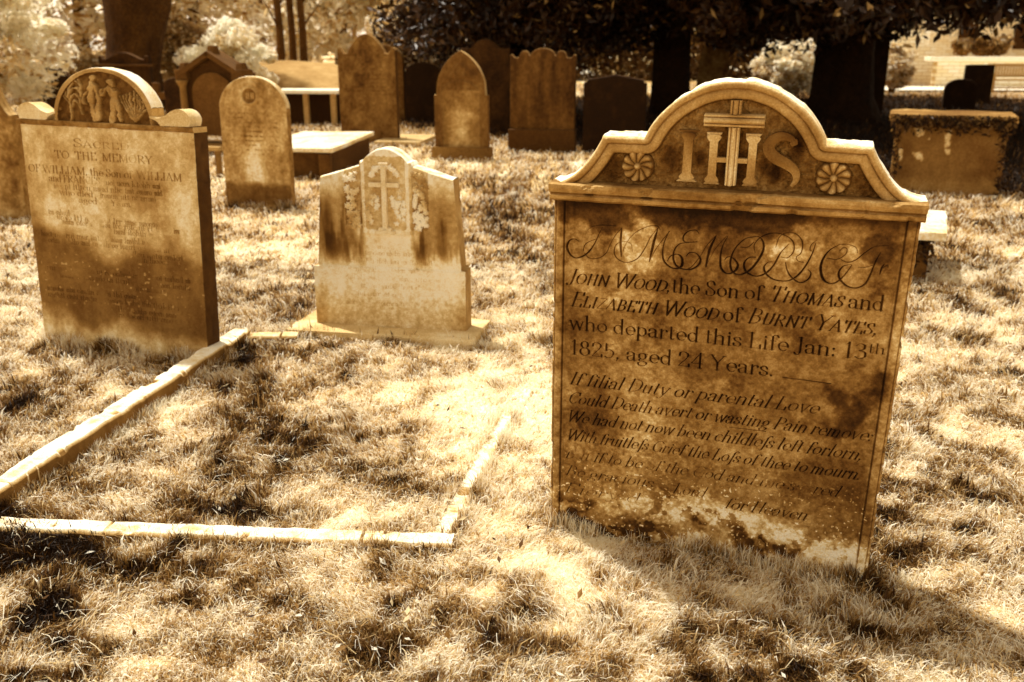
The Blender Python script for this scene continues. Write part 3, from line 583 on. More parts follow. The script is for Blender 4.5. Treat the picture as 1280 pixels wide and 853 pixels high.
def d_at(X, Z):
    i = np.clip(((X + .29) / .59 * 295).astype(int), 0, 295); j = np.clip(((Z - 1.14) / .28 * 140).astype(int), 0, 140); return _DD[j, i] / .0032
def dome_relief(X, Z):
    global _dr
    r = np.hypot((X - .005) / .282, (Z - 1.156) / .256); fld = sst(.93, .90, r)
    th = np.arctan2(Z - 1.15, X)
    wx_ = X + (fbm(X, Z, 9, 3, 115) - .5) * .10; wz_ = Z + (fbm(X, Z, 9, 3, 116) - .5) * .10
    tree = np.abs(np.sin((np.abs(wx_) * 55 + wz_ * 22))) * (.4 + fbm(X, Z, 24, 3, 117)) * sst(.0, .25, np.abs(X) - .06)        # willow boughs
    fig = np.abs(np.sin(wx_ * 42)) * (1 - sst(.0, .25, np.abs(X) - .06))  # draped figures
    _dr = fld * np.clip(d_at((X - .005) * .92 + (fbm(X, Z, 26, 3, 118) - .5) * .024, 1.16 + (Z - 1.16) * .92 + (fbm(X, Z, 26, 3, 119) - .5) * .024) * (.45 + .8 * fbm(X, Z, 40, 3, 120)) + fbm(X, Z, 50, 3, 111) * .45, 0, 1.3)
    return .008 * (1 - fld) + fld * (-.016 + .024 * _dr)
def dome_tone(X, Z): return np.clip((.42 + (fbm(X, Z, 12, 4, 112) - .5) * .3) * (.22 + .95 * np.clip(_dr, 0, 1) + .85 * (_dr <= 0)), .05, .9)
carve('relief_dome', left, .276, 1.156, dome_top, dome_relief, dome_tone, .09, .003, .003, top_tone=1.0, rnd=.006, seed=14)
for s, w in ((-1, .12), (1, .13)):
    bm = bmesh.new(); x0 = s * .475; x1 = s * .30
    # a scroll: fat volute at the end, tail sweeping up against the dome
    P = [(x0 + s * .005, 1.160), (x0 + s * .012, 1.195), (x0 - s * .010, 1.226), (x0 - s * .05, 1.238), (x0 - s * .09, 1.226), (x0 - s * .125, 1.204), (x0 - s * .165, 1.192), (x0 - s * .20, 1.200), (x0 - s * .206, 1.192), (x0 - s * .17, 1.178), (x0 - s * .15, 1.157)]
    P = bz(*P); P = P if s < 0 else P[::-1]
    prism(bm, P[::-1], -.012, .085); bmesh.ops.recalc_face_normals(bm, faces=bm.faces); bm_mesh('scroll', bm, .72, .15, 15, False, M_STONE, left)
KEEP.append((-2.008, 4.58, .47, .055, radians(-15.7)))

# ================================================================== small pale headstone on a slab
white = thing('headstone', 'small pale headstone with tapering shoulders, carved ivy and cross, on a low slab', 'gravestone', (-.666, 4.833, 0), (-11, -1.0, 0))
bm = bmesh.new(); add_box(bm, (-.02, .05, -.02), (1.05, .42, .13), bev=.012, cuts=5, jit=.002)
bm_mesh('base_slab', bm, .68, .2, 21, False, M_STONE, white)
def carved_ivy(parent, n, seed):
    rr = random.Random(seed); bm = bmesh.new()
    for i in range(n):
        q = rr.random()
        if q < .62: sx = rr.choice((-1, 1)); x = sx * rr.uniform(.152, .222); z = rr.uniform(.545, .835) - .08 * (abs(x) - .15)
        elif q < .9: x = rr.choice((-1, 1)) * rr.uniform(.035, .105); z = rr.uniform(.565, .745)
        else: a = rr.uniform(.3, pi - .3); x = .075 * cos(a); z = .80 + .07 * sin(a)
        L = rr.uniform(.013, .021); a0 = rr.uniform(0, 2 * pi); y = .001 if abs(x) > .14 else .013
        c = bm.verts.new((x, -y - .013, WZ + z)); ring = []
        for k in range(10):
            r_ = L * (1.0 if k % 2 == 0 else .58) * (.9 if k else 1.25); a = a0 + k * pi / 5; ring.append(bm.verts.new((x + r_ * cos(a), -y - .004 - rr.random() * .004, WZ + z + r_ * sin(a))))
        low = [bm.verts.new((v.co.x, -y + .006, v.co.z)) for v in ring]
        for k in range(10): bm.faces.new((c, ring[(k + 1) % 10], ring[k])); bm.faces.new((ring[k], ring[(k + 1) % 10], low[(k + 1) % 10], low[k]))
    bmesh.ops.recalc_face_normals(bm, faces=bm.faces); return bm_mesh('carved_ivy', bm, .82, .5, seed, False, M_STONE, parent)
KEEP.append((-.666, 4.9, .52, .18, radians(-11)))
WZ = .045
def w_taper(Z): return np.where(Z < WZ + .325, 1.0, (.402 - .038 * (Z - WZ - .325) / .48) / .426)
def w_top(U):
    a = np.abs(U) * .86; t = WZ + .805 + .065 * (1 - np.clip((a - .14) / .22, 0, 1)) ** 1.0
    c = WZ + .885 + .075 * np.cos(np.clip(a / .13, 0, 1) * pi / 2) ** .8
    return np.where(a < .145, np.where(a > .125, WZ + .89, c), t)
def leafy(X, Z, seed, f=34):
    gx_ = X * f; gz_ = Z * f; best = np.zeros(X.shape)
    ix = np.floor(gx_); iz = np.floor(gz_)
    for dx in (-1, 0, 1):
        for dz in (-1, 0, 1):
            cx = ix + dx; cz = iz + dz; n = vnoise(cx * 7.31 + .5, cz * 3.77 + .5, seed); m = vnoise(cx * 2.11 + .5, cz * 9.7 + .5, seed + 1)
            ox = gx_ - cx - .2 - .6 * n; oz = gz_ - cz - .2 - .6 * m; th = np.arctan2(oz, ox) + n * 20; r = np.hypot(ox, oz) / (.50 + .16 * np.cos(3 * th))
            best = np.maximum(best, np.sqrt(np.clip(1 - r * r, 0, 1)) * (.6 + .4 * m))
    return best
wu = np.linspace(-.426, .426, 329); wz = np.linspace(0, 1, 372)
def w_relief(X, Z):
    global _wl
    h = np.zeros(X.shape); pan = sst(.142, .136, np.abs(X - .006)) * sst(WZ + .50, WZ + .52, Z)
    step = sst(WZ + .330, WZ + .322, Z) * .008
    iv = (sst(.128, .14, np.abs(X)) * sst(.235, .215, np.abs(X)) * sst(WZ + .53, WZ + .58, Z) + sst(.115, .10, np.abs(X)) * sst(WZ + .53, WZ + .56, Z) * sst(WZ + .93, WZ + .88, Z))
    _wl = (fbm(X, Z, 70, 3, 121)) * np.clip(iv, 0, 1)
    return pan * .014 + step + _wl * .006 - np.clip(iv, 0, 1) * .006 + (fbm(X, Z, 20, 4, 122) - .5) * .003
def w_tone(X, Z):
    z = Z - WZ
    t = .98 + (fbm(X * 2.4, Z * .4, 9, 4, 123) - .5) * .4
    str_ = sst(.50, .66, fbm(X * 3, Z * .35, 7, 3, 124)) * sst(.30, .42, z) * sst(.8, .55, z) * sst(.10, .17, np.abs(X)); t = t * (1 - .62 * str_)
    t = t * (1 - .7 * sst(.07, .0, np.abs(X + .335 + (fbm(X, Z * .4, 14, 3, 127) - .5) * .06)) * sst(.30, .50, z) * sst(.76, .58, z)) * (1 - .45 * sst(.06, .0, np.abs(X - .31 + (fbm(X, Z * .4, 14, 3, 128) - .5) * .06)) * sst(.34, .42, z) * sst(.70, .55, z)) * (1 - .4 * sst(.07, .0, np.abs(np.abs(X) - .19 + (fbm(X, Z * .4, 12, 3, 129) - .5) * .08)) * sst(.26, .46, z) * sst(.58, .46, z))
    t = t * (1 - .52 * sst(.13, .22, np.abs(X) + (fbm(X * 2, Z * .5, 10, 4, 133) - .5) * .12) * sst(.34, .44, z + (fbm(X * 4, Z * .3, 12, 3, 134) - .5) * .1) * sst(.84, .66, z)) * (1 + (fbm(X, Z, 60, 3, 135) - .5) * .5)
    t = t * (1 - .28 * sst(.28, .05, z)) * (1 - .3 * sst(.3, .42, np.abs(X)) * sst(.3, .0, z)) * (1 - .35 * sst(.05, .0, .83 - z) * sst(.25, .35, np.abs(X)))
    t = t * (1 - .32 * (_wl > .05))
    t = t * (1 - .30 * np.clip(w_ink(X, Z) / .0012, 0, 1))
    t = t * (1 - .7 * sst(.006, 0, np.abs(z - .328)) * sst(.40, .425, np.abs(X)))
    return np.clip(t, .08, .98)
WU, WV = np.linspace(-.36, .36, 330), np.linspace(.05, .53, 220)
_wd = rasterise(ghost_rows([(.475, -.06, .06), (.44, -.13, .13), (.395, -.25, .27), (.35, -.20, .20), (.305, -.22, .24), (.26, -.16, .18), (.215, -.2, .2), (.165, -.25, .22)], .026, 5), WU, WV, .0014, .0026)
def w_ink(X, Z):
    i = np.clip(((X + .36) / .72 * 329).astype(int), 0, 329); j = np.clip(((Z - .05) / .48 * 219).astype(int), 0, 219)
    return _wd[j, i] * (np.abs(X) < .355) * (Z > .055) * (Z < .525) * sst(.40, .62, fbm(X, Z, 9, 3, 126))
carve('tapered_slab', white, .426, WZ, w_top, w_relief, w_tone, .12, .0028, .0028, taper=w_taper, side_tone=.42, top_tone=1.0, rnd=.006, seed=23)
bm = bmesh.new(); y = .016
for c_, s_ in (((.0, -.018, WZ + .70), (.024, .014, .34)), ((-.047, -.018, WZ + .775), (.068, .013, .022)), ((.047, -.018, WZ + .775), (.068, .013, .022)), ((.0, -.020, WZ + .525), (.11, .018, .018)), ((.0, -.018, WZ + .542), (.07, .014, .016)), ((0, -.018, WZ + .885), (.05, .012, .008))): add_box(bm, (c_[0], c_[1] - .010, c_[2]), (s_[0], s_[1] + .012, s_[2]), bev=.002)
bm_mesh('cross', bm, .88, .08, 24, False, M_STONE, white)

carved_ivy(white, 190, 12)
# ================================================================== grave kerb
KZ = .045
kerb = thing('grave_kerb', 'low stone kerb outlining a grassed grave plot, half sunk in turf', 'grave kerb', (-.98, 3.6, 0))
def kerb_bar(a, b, w, z, tone, seed, dz=0.0):
    a = Vector(a); b = Vector(b); d = b - a; L = d.length; ang = math.atan2(d.y, d.x); n = int(L / .006)
    xs = np.linspace(-L / 2, L / 2, n); prof = [(-w / 2, -.14), (-w / 2, -.012), (-w / 2 + .010, 0), (-w / 4, .001), (0, .001), (w / 4, .001), (w / 2 - .010, 0), (w / 2, -.012), (w / 2, -.14)]
    Y = np.array([p[0] for p in prof])[:, None] + 0 * xs[None]; Z = np.array([p[1] for p in prof])[:, None] + 0 * xs[None]; X = xs[None] + 0 * Y
    Y = Y + (fbm(X + seed, Z, 10, 3, seed) - .5) * .009; Z = Z + (fbm(X + seed, Y, 14, 4, seed + 1) - .5) * .010 - .05 * sst(.0035, .0, np.abs((X + seed * .13) % .83 - .4)) - .010 * sst(.66, .74, fbm(X + seed, Y * 2, 11, 3, seed + 6))
    c = (a + b) / 2; T = np.where(Z < -.010, .22, 1) * tone * (1 + (fbm(X + seed, Y * 2, 8, 4, seed + 2) - .5) * .8 + (fbm(X + seed, Y, 60, 2, seed + 3) - .5) * .4)  # sides below the top edge toned down as painted shade
    x = X - c.x * 0; V = np.stack([c.x - (-.0) + x * cos(ang) - Y * sin(ang), c.y + x * sin(ang) + Y * cos(ang), z + Z], -1)
    V[..., 0] -= -.98; V[..., 1] -= 3.6
    k, nx = len(prof), len(xs); F = [grid_faces(k, nx), ]; caps = [np.array([[i * nx, (i + 1) * nx, (k - 2 - i) * nx, (k - 1 - i) * nx] for i in range(k // 2)]), ]
    caps += [caps[0][:, ::-1] + nx - 1]
    me = npmesh('kerb_stone', V.reshape(-1, 3), np.concatenate(F + caps), np.clip(T, .1, 1).ravel(), False)
    KEEP.append((c.x, c.y, L / 2, w / 2 - .012, ang)); return obj('kerb_stone', me, M_STONE, kerb)
FL = (-1.81, 2.72, 0); FR = (-.215, 2.60, 0)
kerb_bar((-1.815, 2.70, 0), (-1.452, 4.72, 0), .100, .066, 1.0, 201)
kerb_bar((-1.90, 2.70, 0), (-.185, 2.575, 0), .080, .026, .97, 203)
kerb_bar((-.235, 2.62, 0), (.055, 3.95, 0), .09, .012, 1.0, 205)
kerb_bar((-1.42, 4.70, 0), (-1.15, 4.72, 0), .09, .040, .75, 207)
KERBK = [len(KEEP) - 4, len(KEEP) - 3, len(KEEP) - 2, len(KEEP) - 1]
KEEP[-3] = (KEEP[-3][0] + .35, KEEP[-3][1] - .03, KEEP[-3][2] - .38, KEEP[-3][3] * .8, KEEP[-3][4])
KEEP[-2] = (KEEP[-2][0] - .03, KEEP[-2][1] - .15, KEEP[-2][2] - .18, KEEP[-2][3] * .8, KEEP[-2][4])

# ================================================================== middle-distance stones
def plain(label, cat, px, Y, w, h, top, name='headstone', yaw=-11, lean=0, roll=0, tone=.4, thick=.12, seed=0, relief=None, tonef=None, top_tone=.6, side=.3, dx=.011, taper=None, z0=-.1, group=None, extra=None):
    x = (px - 640) / FPX * (Y * cos(PITCH) + CAMH * sin(PITCH))
    t = thing(name, label, cat, (x, Y, 0), (yaw, lean, roll), group)
    rw = lambda X, Z: 1 - .35 * ((np.abs((Z % .062) - .03) < .010) & (Z > .45 * h) & (Z < .84 * h) & (np.abs(X) < w * .34)) * sst(.42, .55, fbm(X * 26, Z * 16, 1.0, 1, seed + 7)) * sst(.35, .6, fbm(X + seed, Z, 5, 2, seed + 8))
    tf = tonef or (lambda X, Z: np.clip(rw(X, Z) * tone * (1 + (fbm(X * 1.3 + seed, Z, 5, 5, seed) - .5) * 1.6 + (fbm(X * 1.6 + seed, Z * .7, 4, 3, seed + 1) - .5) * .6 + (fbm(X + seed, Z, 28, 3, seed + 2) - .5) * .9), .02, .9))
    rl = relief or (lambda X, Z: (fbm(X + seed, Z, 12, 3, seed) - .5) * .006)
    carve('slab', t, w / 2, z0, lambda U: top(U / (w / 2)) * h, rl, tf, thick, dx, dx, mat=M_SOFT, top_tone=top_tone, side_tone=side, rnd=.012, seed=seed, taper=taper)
    return t
semi = lambda k, e=.5: (lambda u: (1 - k) + k * np.clip(1 - np.abs(u) ** 2.3, 0, 1) ** e)
# round-topped stone with roundel
def rt_relief(X, Z):
    d = np.minimum(np.abs(np.hypot(X + .02, Z - 1.067) - .078), 9); h = .012 * sst(.016, .006, d); ins = np.hypot(X + .02, Z - 1.067) < .07
    h = h + np.where(ins, -.006, 0); edge = np.where(Z > .9, np.hypot(X, Z - .895) / .345, np.abs(X) / .345); h = h - .006 * sst(.86, .89, edge)
    return h + (fbm(X, Z, 12, 3, 300) - .5) * .005
def rt_tone(X, Z):
    t = .46 + (fbm(X * 1.8, Z * .8, 6, 4, 301) - .5) * .55 + (fbm(X, Z, 30, 3, 337) - .5) * .25
    t = t + .42 * sst(.30, .02, np.hypot(X * 1.5 + .02, (Z - .38) * .75) + (fbm(X, Z, 10, 4, 302) - .5) * .2) * sst(.22, .27, Z + (fbm(X, Z, 9, 3, 303) - .5) * .06)
    t = t * (1 - .6 * sst(.27, .20, Z + (fbm(X, Z, 9, 3, 303) - .5) * .08) * sst(.0, .05, Z))
    rows = (np.abs(((Z - .5) % .043) - .02) < .006) & (Z > .52) & (Z < .93) & (np.abs(X) < .25); t = t * (1 - .5 * rows * sst(.42, .5, fbm(X * 60, Z * 23, 1.0, 1, 305)) * sst(.3, .6, fbm(X, Z, 8, 2, 306)))
    r = np.hypot(X + .02, Z - 1.067); t = t * np.where(r < .068, .5, 1)
    for cx, w_ in ((-.05, .006), (-.028, .006), (.0, .006), (.02, .006)): t = np.where((np.abs(X + .0 - cx) < w_) & (np.abs(Z - 1.067) < .03), .5, t)
    return np.clip(t, .04, .9)
rt = thing('headstone', 'round topped headstone with a carved roundel and a pale stain, beside the low table tomb', 'gravestone', (-2.495, 9.046, 0), (-11.7, -.2, .6))
def rt_top(U): return .93 + .315 * np.clip(1 - (np.abs(U) / .347) ** 2.05, 0, 1) ** .5
carve('slab', rt, .346, -.1, rt_top, rt_relief, rt_tone, .10, .006, .006, mat=M_SOFT, top_tone=.75, side_tone=.3, rnd=.01, seed=306)
KEEP.append((-2.495, 9.1, .33, .06, radians(-11.7)))
# far left edge stone
plain('broad plain headstone cut off by the left edge, behind the scrolled headstone', 'gravestone', -14, 8.5, .80, 1.27, lambda u: np.where(np.abs(u) < .62, .93 + .07 * np.cos(u * 2), .93 - .20 * (np.abs(u) - .62) / .38 * (2 - (np.abs(u) - .62) / .38)), tone=.36, seed=310, thick=.12, top_tone=.5)
# dark stones on the left
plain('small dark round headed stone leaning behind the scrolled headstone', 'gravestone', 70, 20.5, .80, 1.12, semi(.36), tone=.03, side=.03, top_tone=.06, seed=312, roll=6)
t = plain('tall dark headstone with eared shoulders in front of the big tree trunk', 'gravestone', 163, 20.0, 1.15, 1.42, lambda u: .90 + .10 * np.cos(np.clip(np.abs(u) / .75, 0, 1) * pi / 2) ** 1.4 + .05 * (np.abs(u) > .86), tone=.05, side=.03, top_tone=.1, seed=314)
bm = bmesh.new(); add_box(bm, (0, .04, 1.16), (1.19, .2, .05), bev=.01); bm_mesh('ledge', bm, .09, .2, 3, False, M_SOFT, t)
# small cross
t = thing('stone_cross', 'small dark stone cross standing between the scrolled headstone and the gabled monument', 'cross', (-6.95, 18.6, 0), (-10, 0, 1))
bm = bmesh.new(); add_box(bm, (0, 0, .50), (.13, .10, .72), bev=.01, jit=.002); add_box(bm, (0, 0, .62), (.50, .096, .13), bev=.01, jit=.002); bm_mesh('cross', bm, .13, .3, 8, False, M_SOFT, t)
bm = bmesh.new(); add_box(bm, (0, 0, .08), (.5, .4, .22), bev=.01); bm_mesh('plinth', bm, .12, .3, 8, False, M_SOFT, t)
# gabled gothic monument
gm = thing('gabled_monument', 'dark gabled gothic monument with colonnettes and stub finials behind the round topped stone', 'monument', (-4.45, 14.0, 0), (-14, 0, 0))
bm = bmesh.new(); prism(bm, [(-.42, .25), (.50, .25), (.50, 1.12), (.04, 1.36), (-.42, 1.12)], .06, .34); bmesh.ops.recalc_face_normals(bm, faces=bm.faces); bm_mesh('body', bm, .07, .3, 31, False, M_SOFT, gm)
bm = bmesh.new(); prism(bm, [(-.30, .26), (.38, .26)] + [(.04 + .34 * cos(radians(a)), .86 + .30 * sin(radians(a))) for a in range(0, 181, 12)], .02, .0599); bmesh.ops.recalc_face_normals(bm, faces=bm.faces); bm_mesh('niche_panel', bm, .13, .35, 32, False, M_SOFT, gm)
for s in (-1, 1):
    bm = bmesh.new(); L = .54
    ang = math.atan2(.30, .48); c = Vector((.04 + s * .25, .16, 1.275)); r = bmesh.ops.create_cube(bm, size=1)
    for v in bm.verts: v.co = Vector((v.co.x * .62, v.co.y * .44, v.co.z * .07))
    bmesh.ops.transform(bm, matrix=Matrix.Translation(c) @ Matrix.Rotation(s * ang * .95, 4, 'Y'), verts=bm.verts); bm_mesh('gable_moulding', bm, .12, .3, 33, False, M_SOFT, gm)
    bm = bmesh.new(); tube(bm, [(.04 + s * .46, -.02, z) for z in (.40, .46, .5, .95, 1.0, 1.05)], [.085, .075, .05, .05, .07, .09], 12); bm_mesh('colonnette', bm, .24, .25, 34, True, M_SOFT, gm)
    bm = bmesh.new(); add_box(bm, (.04 + s * .46, .10, 1.13), (.19, .30, .15), bev=.01); add_box(bm, (.04 + s * .46, .10, 1.25), (.12, .2, .10), bev=.02, taper=.7); bm_mesh('finial', bm, .15, .3, 35, False, M_SOFT, gm)
    bm = bmesh.new(); add_box(bm, (.04 + s * .46, .0, .22), (.24, .26, .40), bev=.01); bm_mesh('pier_base', bm, .26, .3, 36, False, M_SOFT, gm)
bm = bmesh.new(); add_box(bm, (.04, .14, 1.46), (.14, .2, .16), bev=.02, taper=.7); bm_mesh('finial', bm, .15, .3, 37, False, M_SOFT, gm)
bm = bmesh.new(); add_box(bm, (.04, .16, .05), (1.35, .62, .2), bev=.015); bm_mesh('plinth', bm, .24, .3, 38, False, M_SOFT, gm)
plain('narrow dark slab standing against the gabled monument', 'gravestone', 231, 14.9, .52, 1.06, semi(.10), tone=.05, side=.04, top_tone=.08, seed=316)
# low kerb rail in front of it
t = thing('grave_border', 'low stone grave border on short posts in front of the gabled monument', 'grave border', (-3.95, 11.6, 0), (-14, 0, 0))
bm = bmesh.new(); add_box(bm, (.1, 0, .32), (.55, .10, .05), bev=.008); bm_mesh('rail', bm, .42, .2, 41, False, M_SOFT, t)
for x in (-.13, .33):
    bm = bmesh.new(); add_box(bm, (x, 0, .12), (.05, .08, .345), bev=.006); bm_mesh('post', bm, .22, .2, 42, False, M_SOFT, t)
# low table tomb
def table_tomb(label, loc, yaw, L, Wd, h, tops, sides, slab_t=.05, name='table_tomb', ivy=False, over=.07, seed=0):
    t = thing(name, label, 'tomb', loc, (yaw, 0, 0))
    bm = bmesh.new(); add_box(bm, (0, 0, h - slab_t / 2), (L, Wd, slab_t), bev=.008, cuts=6, jit=.003); bm_mesh('top_slab', bm, tops, .25, seed, False, M_SOFT, t)
    bm = bmesh.new(); add_box(bm, (0, 0, (h - slab_t) / 2 - .06 - .001), (L - 2 * over, Wd - 2 * over, h - slab_t + .12), bev=.006, cuts=3, jit=.002); bm_mesh('chest', bm, sides, .35, seed + 1, False, M_SOFT, t)
    return t
t = table_tomb('low table tomb with a pale flat slab right of the round topped stone', (-2.55, 12.25, 0), -4, 1.02, 2.3, .37, .85, .10, seed=51, over=.06)
for sx in (-1, 1):
    bm = bmesh.new(); add_box(bm, (sx * .40, -1.11, .15), (.14, .10, .30), bev=.01); bm_mesh('corner_pier', bm, .16, .3, 52, False, M_SOFT, t)
# open table tomb further back
t = thing('table_tomb', 'open table tomb on short legs far back, bright slab before the mound', 'tomb', (-4.15, 19.6, 0), (-10, 0, 0))
bm = bmesh.new(); add_box(bm, (0, 0, .66), (1.5, .8, .07), bev=.01, jit=.003); bm_mesh('top_slab', bm, .95, .1, 55, False, M_SOFT, t)
for x, y in ((-.6, -.3), (.02, -.3), (.6, -.3), (-.6, .3), (.6, .3)):
    bm = bmesh.new(); add_box(bm, (x, y, .28), (.10, .10, .69), bev=.01); bm_mesh('leg', bm, .45, .2, 56, False, M_SOFT, t)
bm = bmesh.new(); add_box(bm, (0, .1, .26), (1.1, .35, .70), bev=.02, jit=.004); bm_mesh('chest', bm, .05, .5, 58, False, M_SOFT, t)  # dark block added to stand in for the shade between the legs
# flat ledger
t = thing('ledger_stone', 'flat pale ledger stone lying in grass left of the pointed headstone', 'ledger stone', (-1.75, 15.6, 0), (-8, 0, 0))
bm = bmesh.new(); add_box(bm, (0, 0, .03), (.75, 1.3, .10), bev=.01, jit=.003); bm_mesh('slab', bm, .62, .2, 57, False, M_SOFT, t)

def eared(u):  # scrolled shoulders with a crest
    a = np.abs(u); return .845 + .155 * np.cos(np.clip(a / .62, 0, 1) * pi / 2) ** .9 * (a < .62) + .035 * sst(.10, .0, np.abs(a - .93)) - .02 * (a > .62) * (a < .82)
plain('tall brown headstone with scrolled shoulders and a crest, tallest of the middle row', 'gravestone', 462, 15.6, .98, 1.72, eared, tone=.20, side=.1, top_tone=.3, seed=320, thick=.14)
plain('rounded brown headstone standing close behind the tallest scrolled one', 'gravestone', 484, 20.5, .80, 1.56, semi(.22), tone=.14, side=.1, top_tone=.22, seed=322)
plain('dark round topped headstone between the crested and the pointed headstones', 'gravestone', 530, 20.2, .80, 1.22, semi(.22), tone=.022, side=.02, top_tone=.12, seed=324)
# gothic pointed stone
def goth(u):
    a = np.abs(u); return np.where(a < .9, .60 + .40 * np.sqrt(np.clip(1 - ((a + .62) / 1.56) ** 2, 0, 1)) / .918, .60 - .0 * a)
def goth_relief(X, Z):
    a = np.abs(X) / .36; ins = (Z < .80 + .33 * np.sqrt(np.clip(1 - (a) ** 2, 0, 1))) & (np.abs(X) < .26) & (Z > .20)
    arch = np.abs(Z - (.86 + .20 * np.sqrt(np.clip(1 - (np.abs(X) / .27) ** 2, 0, 1)))) < .014
    t3 = np.abs(np.hypot(X, Z - 1.20) - .085) < .014
    return np.where(ins, -.015, 0) + np.where(arch & (np.abs(X) < .26), .014, 0) + np.where(t3, .012, 0) + (fbm(X, Z, 14, 3, 331) - .5) * .006
def goth_tone(X, Z):
    t = .26 + (fbm(X * 1.5, Z, 5, 4, 332) - .5) * .3 + (fbm(X, Z, 26, 3, 337) - .5) * .16 + .30 * sst(.34, .05, np.hypot(X * 1.2, (Z - .50) * .8) + (fbm(X, Z, 8, 4, 333) - .5) * .25)
    return np.clip(t * np.where((np.abs(X) > .26) | (Z > .95), .72, 1) * (1 - .4 * sst(.2, .1, Z)), .05, .9)
t = plain('pointed gothic headstone with tracery and a pale lower panel, left of centre', 'gravestone', 577, 13.1, .76, 1.47, goth, seed=330, relief=goth_relief, tonef=goth_tone, top_tone=.5, side=.16)
bm = bmesh.new(); add_box(bm, (0, .06, .07), (.84, .24, .22), bev=.02, jit=.003); bm_mesh('foot', bm, .22, .3, 61, False, M_SOFT, t)
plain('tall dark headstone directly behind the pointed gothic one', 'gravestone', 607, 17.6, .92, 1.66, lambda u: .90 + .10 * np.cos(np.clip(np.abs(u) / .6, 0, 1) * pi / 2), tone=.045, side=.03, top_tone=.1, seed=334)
def lobed(u):
    a = np.abs(u); return .93 + .07 * np.sqrt(np.clip(1 - (a / .36) ** 2, 0, 1)) * (a < .36) + .045 * np.sqrt(np.clip(1 - ((a - .56) / .14) ** 2, 0, 1)) - .02 * (a > .72) + .03 * sst(.1, 0, np.abs(a - .96))
def lob_tone(X, Z):
    t = .12 + (fbm(X * 3, Z * .6, 4, 4, 336) - .5) * .16 + (fbm(X, Z, 24, 3, 337) - .5) * .10; return np.clip(t, .03, .5)
t = plain('broad brown headstone with a lobed top streaked by rain', 'gravestone', 677, 14.2, .98, 1.50, lobed, tonef=lob_tone, side=.1, top_tone=.25, seed=335, thick=.14)
bm = bmesh.new(); add_box(bm, (0, .05, .08), (1.02, .22, .5), bev=.02, jit=.003); bm_mesh('foot', bm, .07, .5, 62, False, M_SOFT, t)
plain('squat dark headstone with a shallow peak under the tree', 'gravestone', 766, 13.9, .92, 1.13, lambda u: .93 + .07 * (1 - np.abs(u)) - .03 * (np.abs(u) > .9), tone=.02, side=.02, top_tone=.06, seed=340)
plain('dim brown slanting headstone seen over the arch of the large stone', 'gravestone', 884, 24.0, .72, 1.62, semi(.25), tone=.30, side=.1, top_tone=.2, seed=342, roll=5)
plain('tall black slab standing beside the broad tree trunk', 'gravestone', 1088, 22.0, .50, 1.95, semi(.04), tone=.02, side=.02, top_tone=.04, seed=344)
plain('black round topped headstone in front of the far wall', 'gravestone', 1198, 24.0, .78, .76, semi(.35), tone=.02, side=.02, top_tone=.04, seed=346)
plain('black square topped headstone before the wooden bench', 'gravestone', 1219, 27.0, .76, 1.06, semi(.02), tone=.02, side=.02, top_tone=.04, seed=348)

# chest tomb with ivy on the right
ct = thing('chest_tomb', 'ivy edged chest tomb with spotted lichen panel at the right', 'tomb', (4.70, 10.1, 0), (-22, 0, 0))
bm = bmesh.new(); add_box(bm, (0, .1, .80), (1.22, .80, .075), bev=.015, cuts=6, jit=.006); bm_mesh('top_slab', bm, .26, .4, 71, False, M_SOFT, ct)
def ct_tone(X, Z):
    t = .20 + (fbm(X, Z * .6, 5, 4, 350) - .5) * .26; t = t + .12 * sst(.25, .1, Z)
    for cx, cz, sx, sz in ((-.30, .66, .045, .07), (-.02, .58, .035, .1), (-.28, .40, .05, .06), (-.46, .42, .03, .09), (0, .46, .03, .03), (-.2, .58, .02, .02)): t = t + .5 * sst(1, .5, np.hypot((X - cx) / sx, (Z - cz) / sz) + (fbm(X, Z, 26, 3, 353) - .5) * 1.8)
    return np.clip(t, .05, .9)
carve('front_panel', ct, .535, -.1, .76, lambda X, Z: (fbm(X, Z, 9, 3, 351) - .5) * .01 + .01 * sst(.44, .455, np.abs(X)), ct_tone, .60, .01, .01, mat=M_SOFT, side_tone=.3, rnd=.01, seed=352).location = (0, -.25, 0)

def leaf_cloud(P, size, tone, seed=0, flat=None):
    """one small folded leaf per point; P (n,3), size (n,), tone (n,)"""
    r = np.random.default_rng(seed); n = len(P); a = r.normal(size=(n, 3)); a /= np.linalg.norm(a, axis=1)[:, None]
    if flat is not None: a = a * np.array(flat); a /= np.linalg.norm(a, axis=1)[:, None]
    b = r.normal(size=(n, 3)); b -= (b * a).sum(1)[:, None] * a; b /= np.linalg.norm(b, axis=1)[:, None]; c = np.cross(a, b); s = size[:, None]
    V = np.stack([P - b * s, P + c * s * .45 + a * s * .12, P + b * s * 1.1, P - c * s * .45 + a * s * .12], 1).reshape(-1, 3)
    F = (np.arange(n)[:, None] * 4 + np.arange(4)[None]); return V, F, np.repeat(tone, 4)
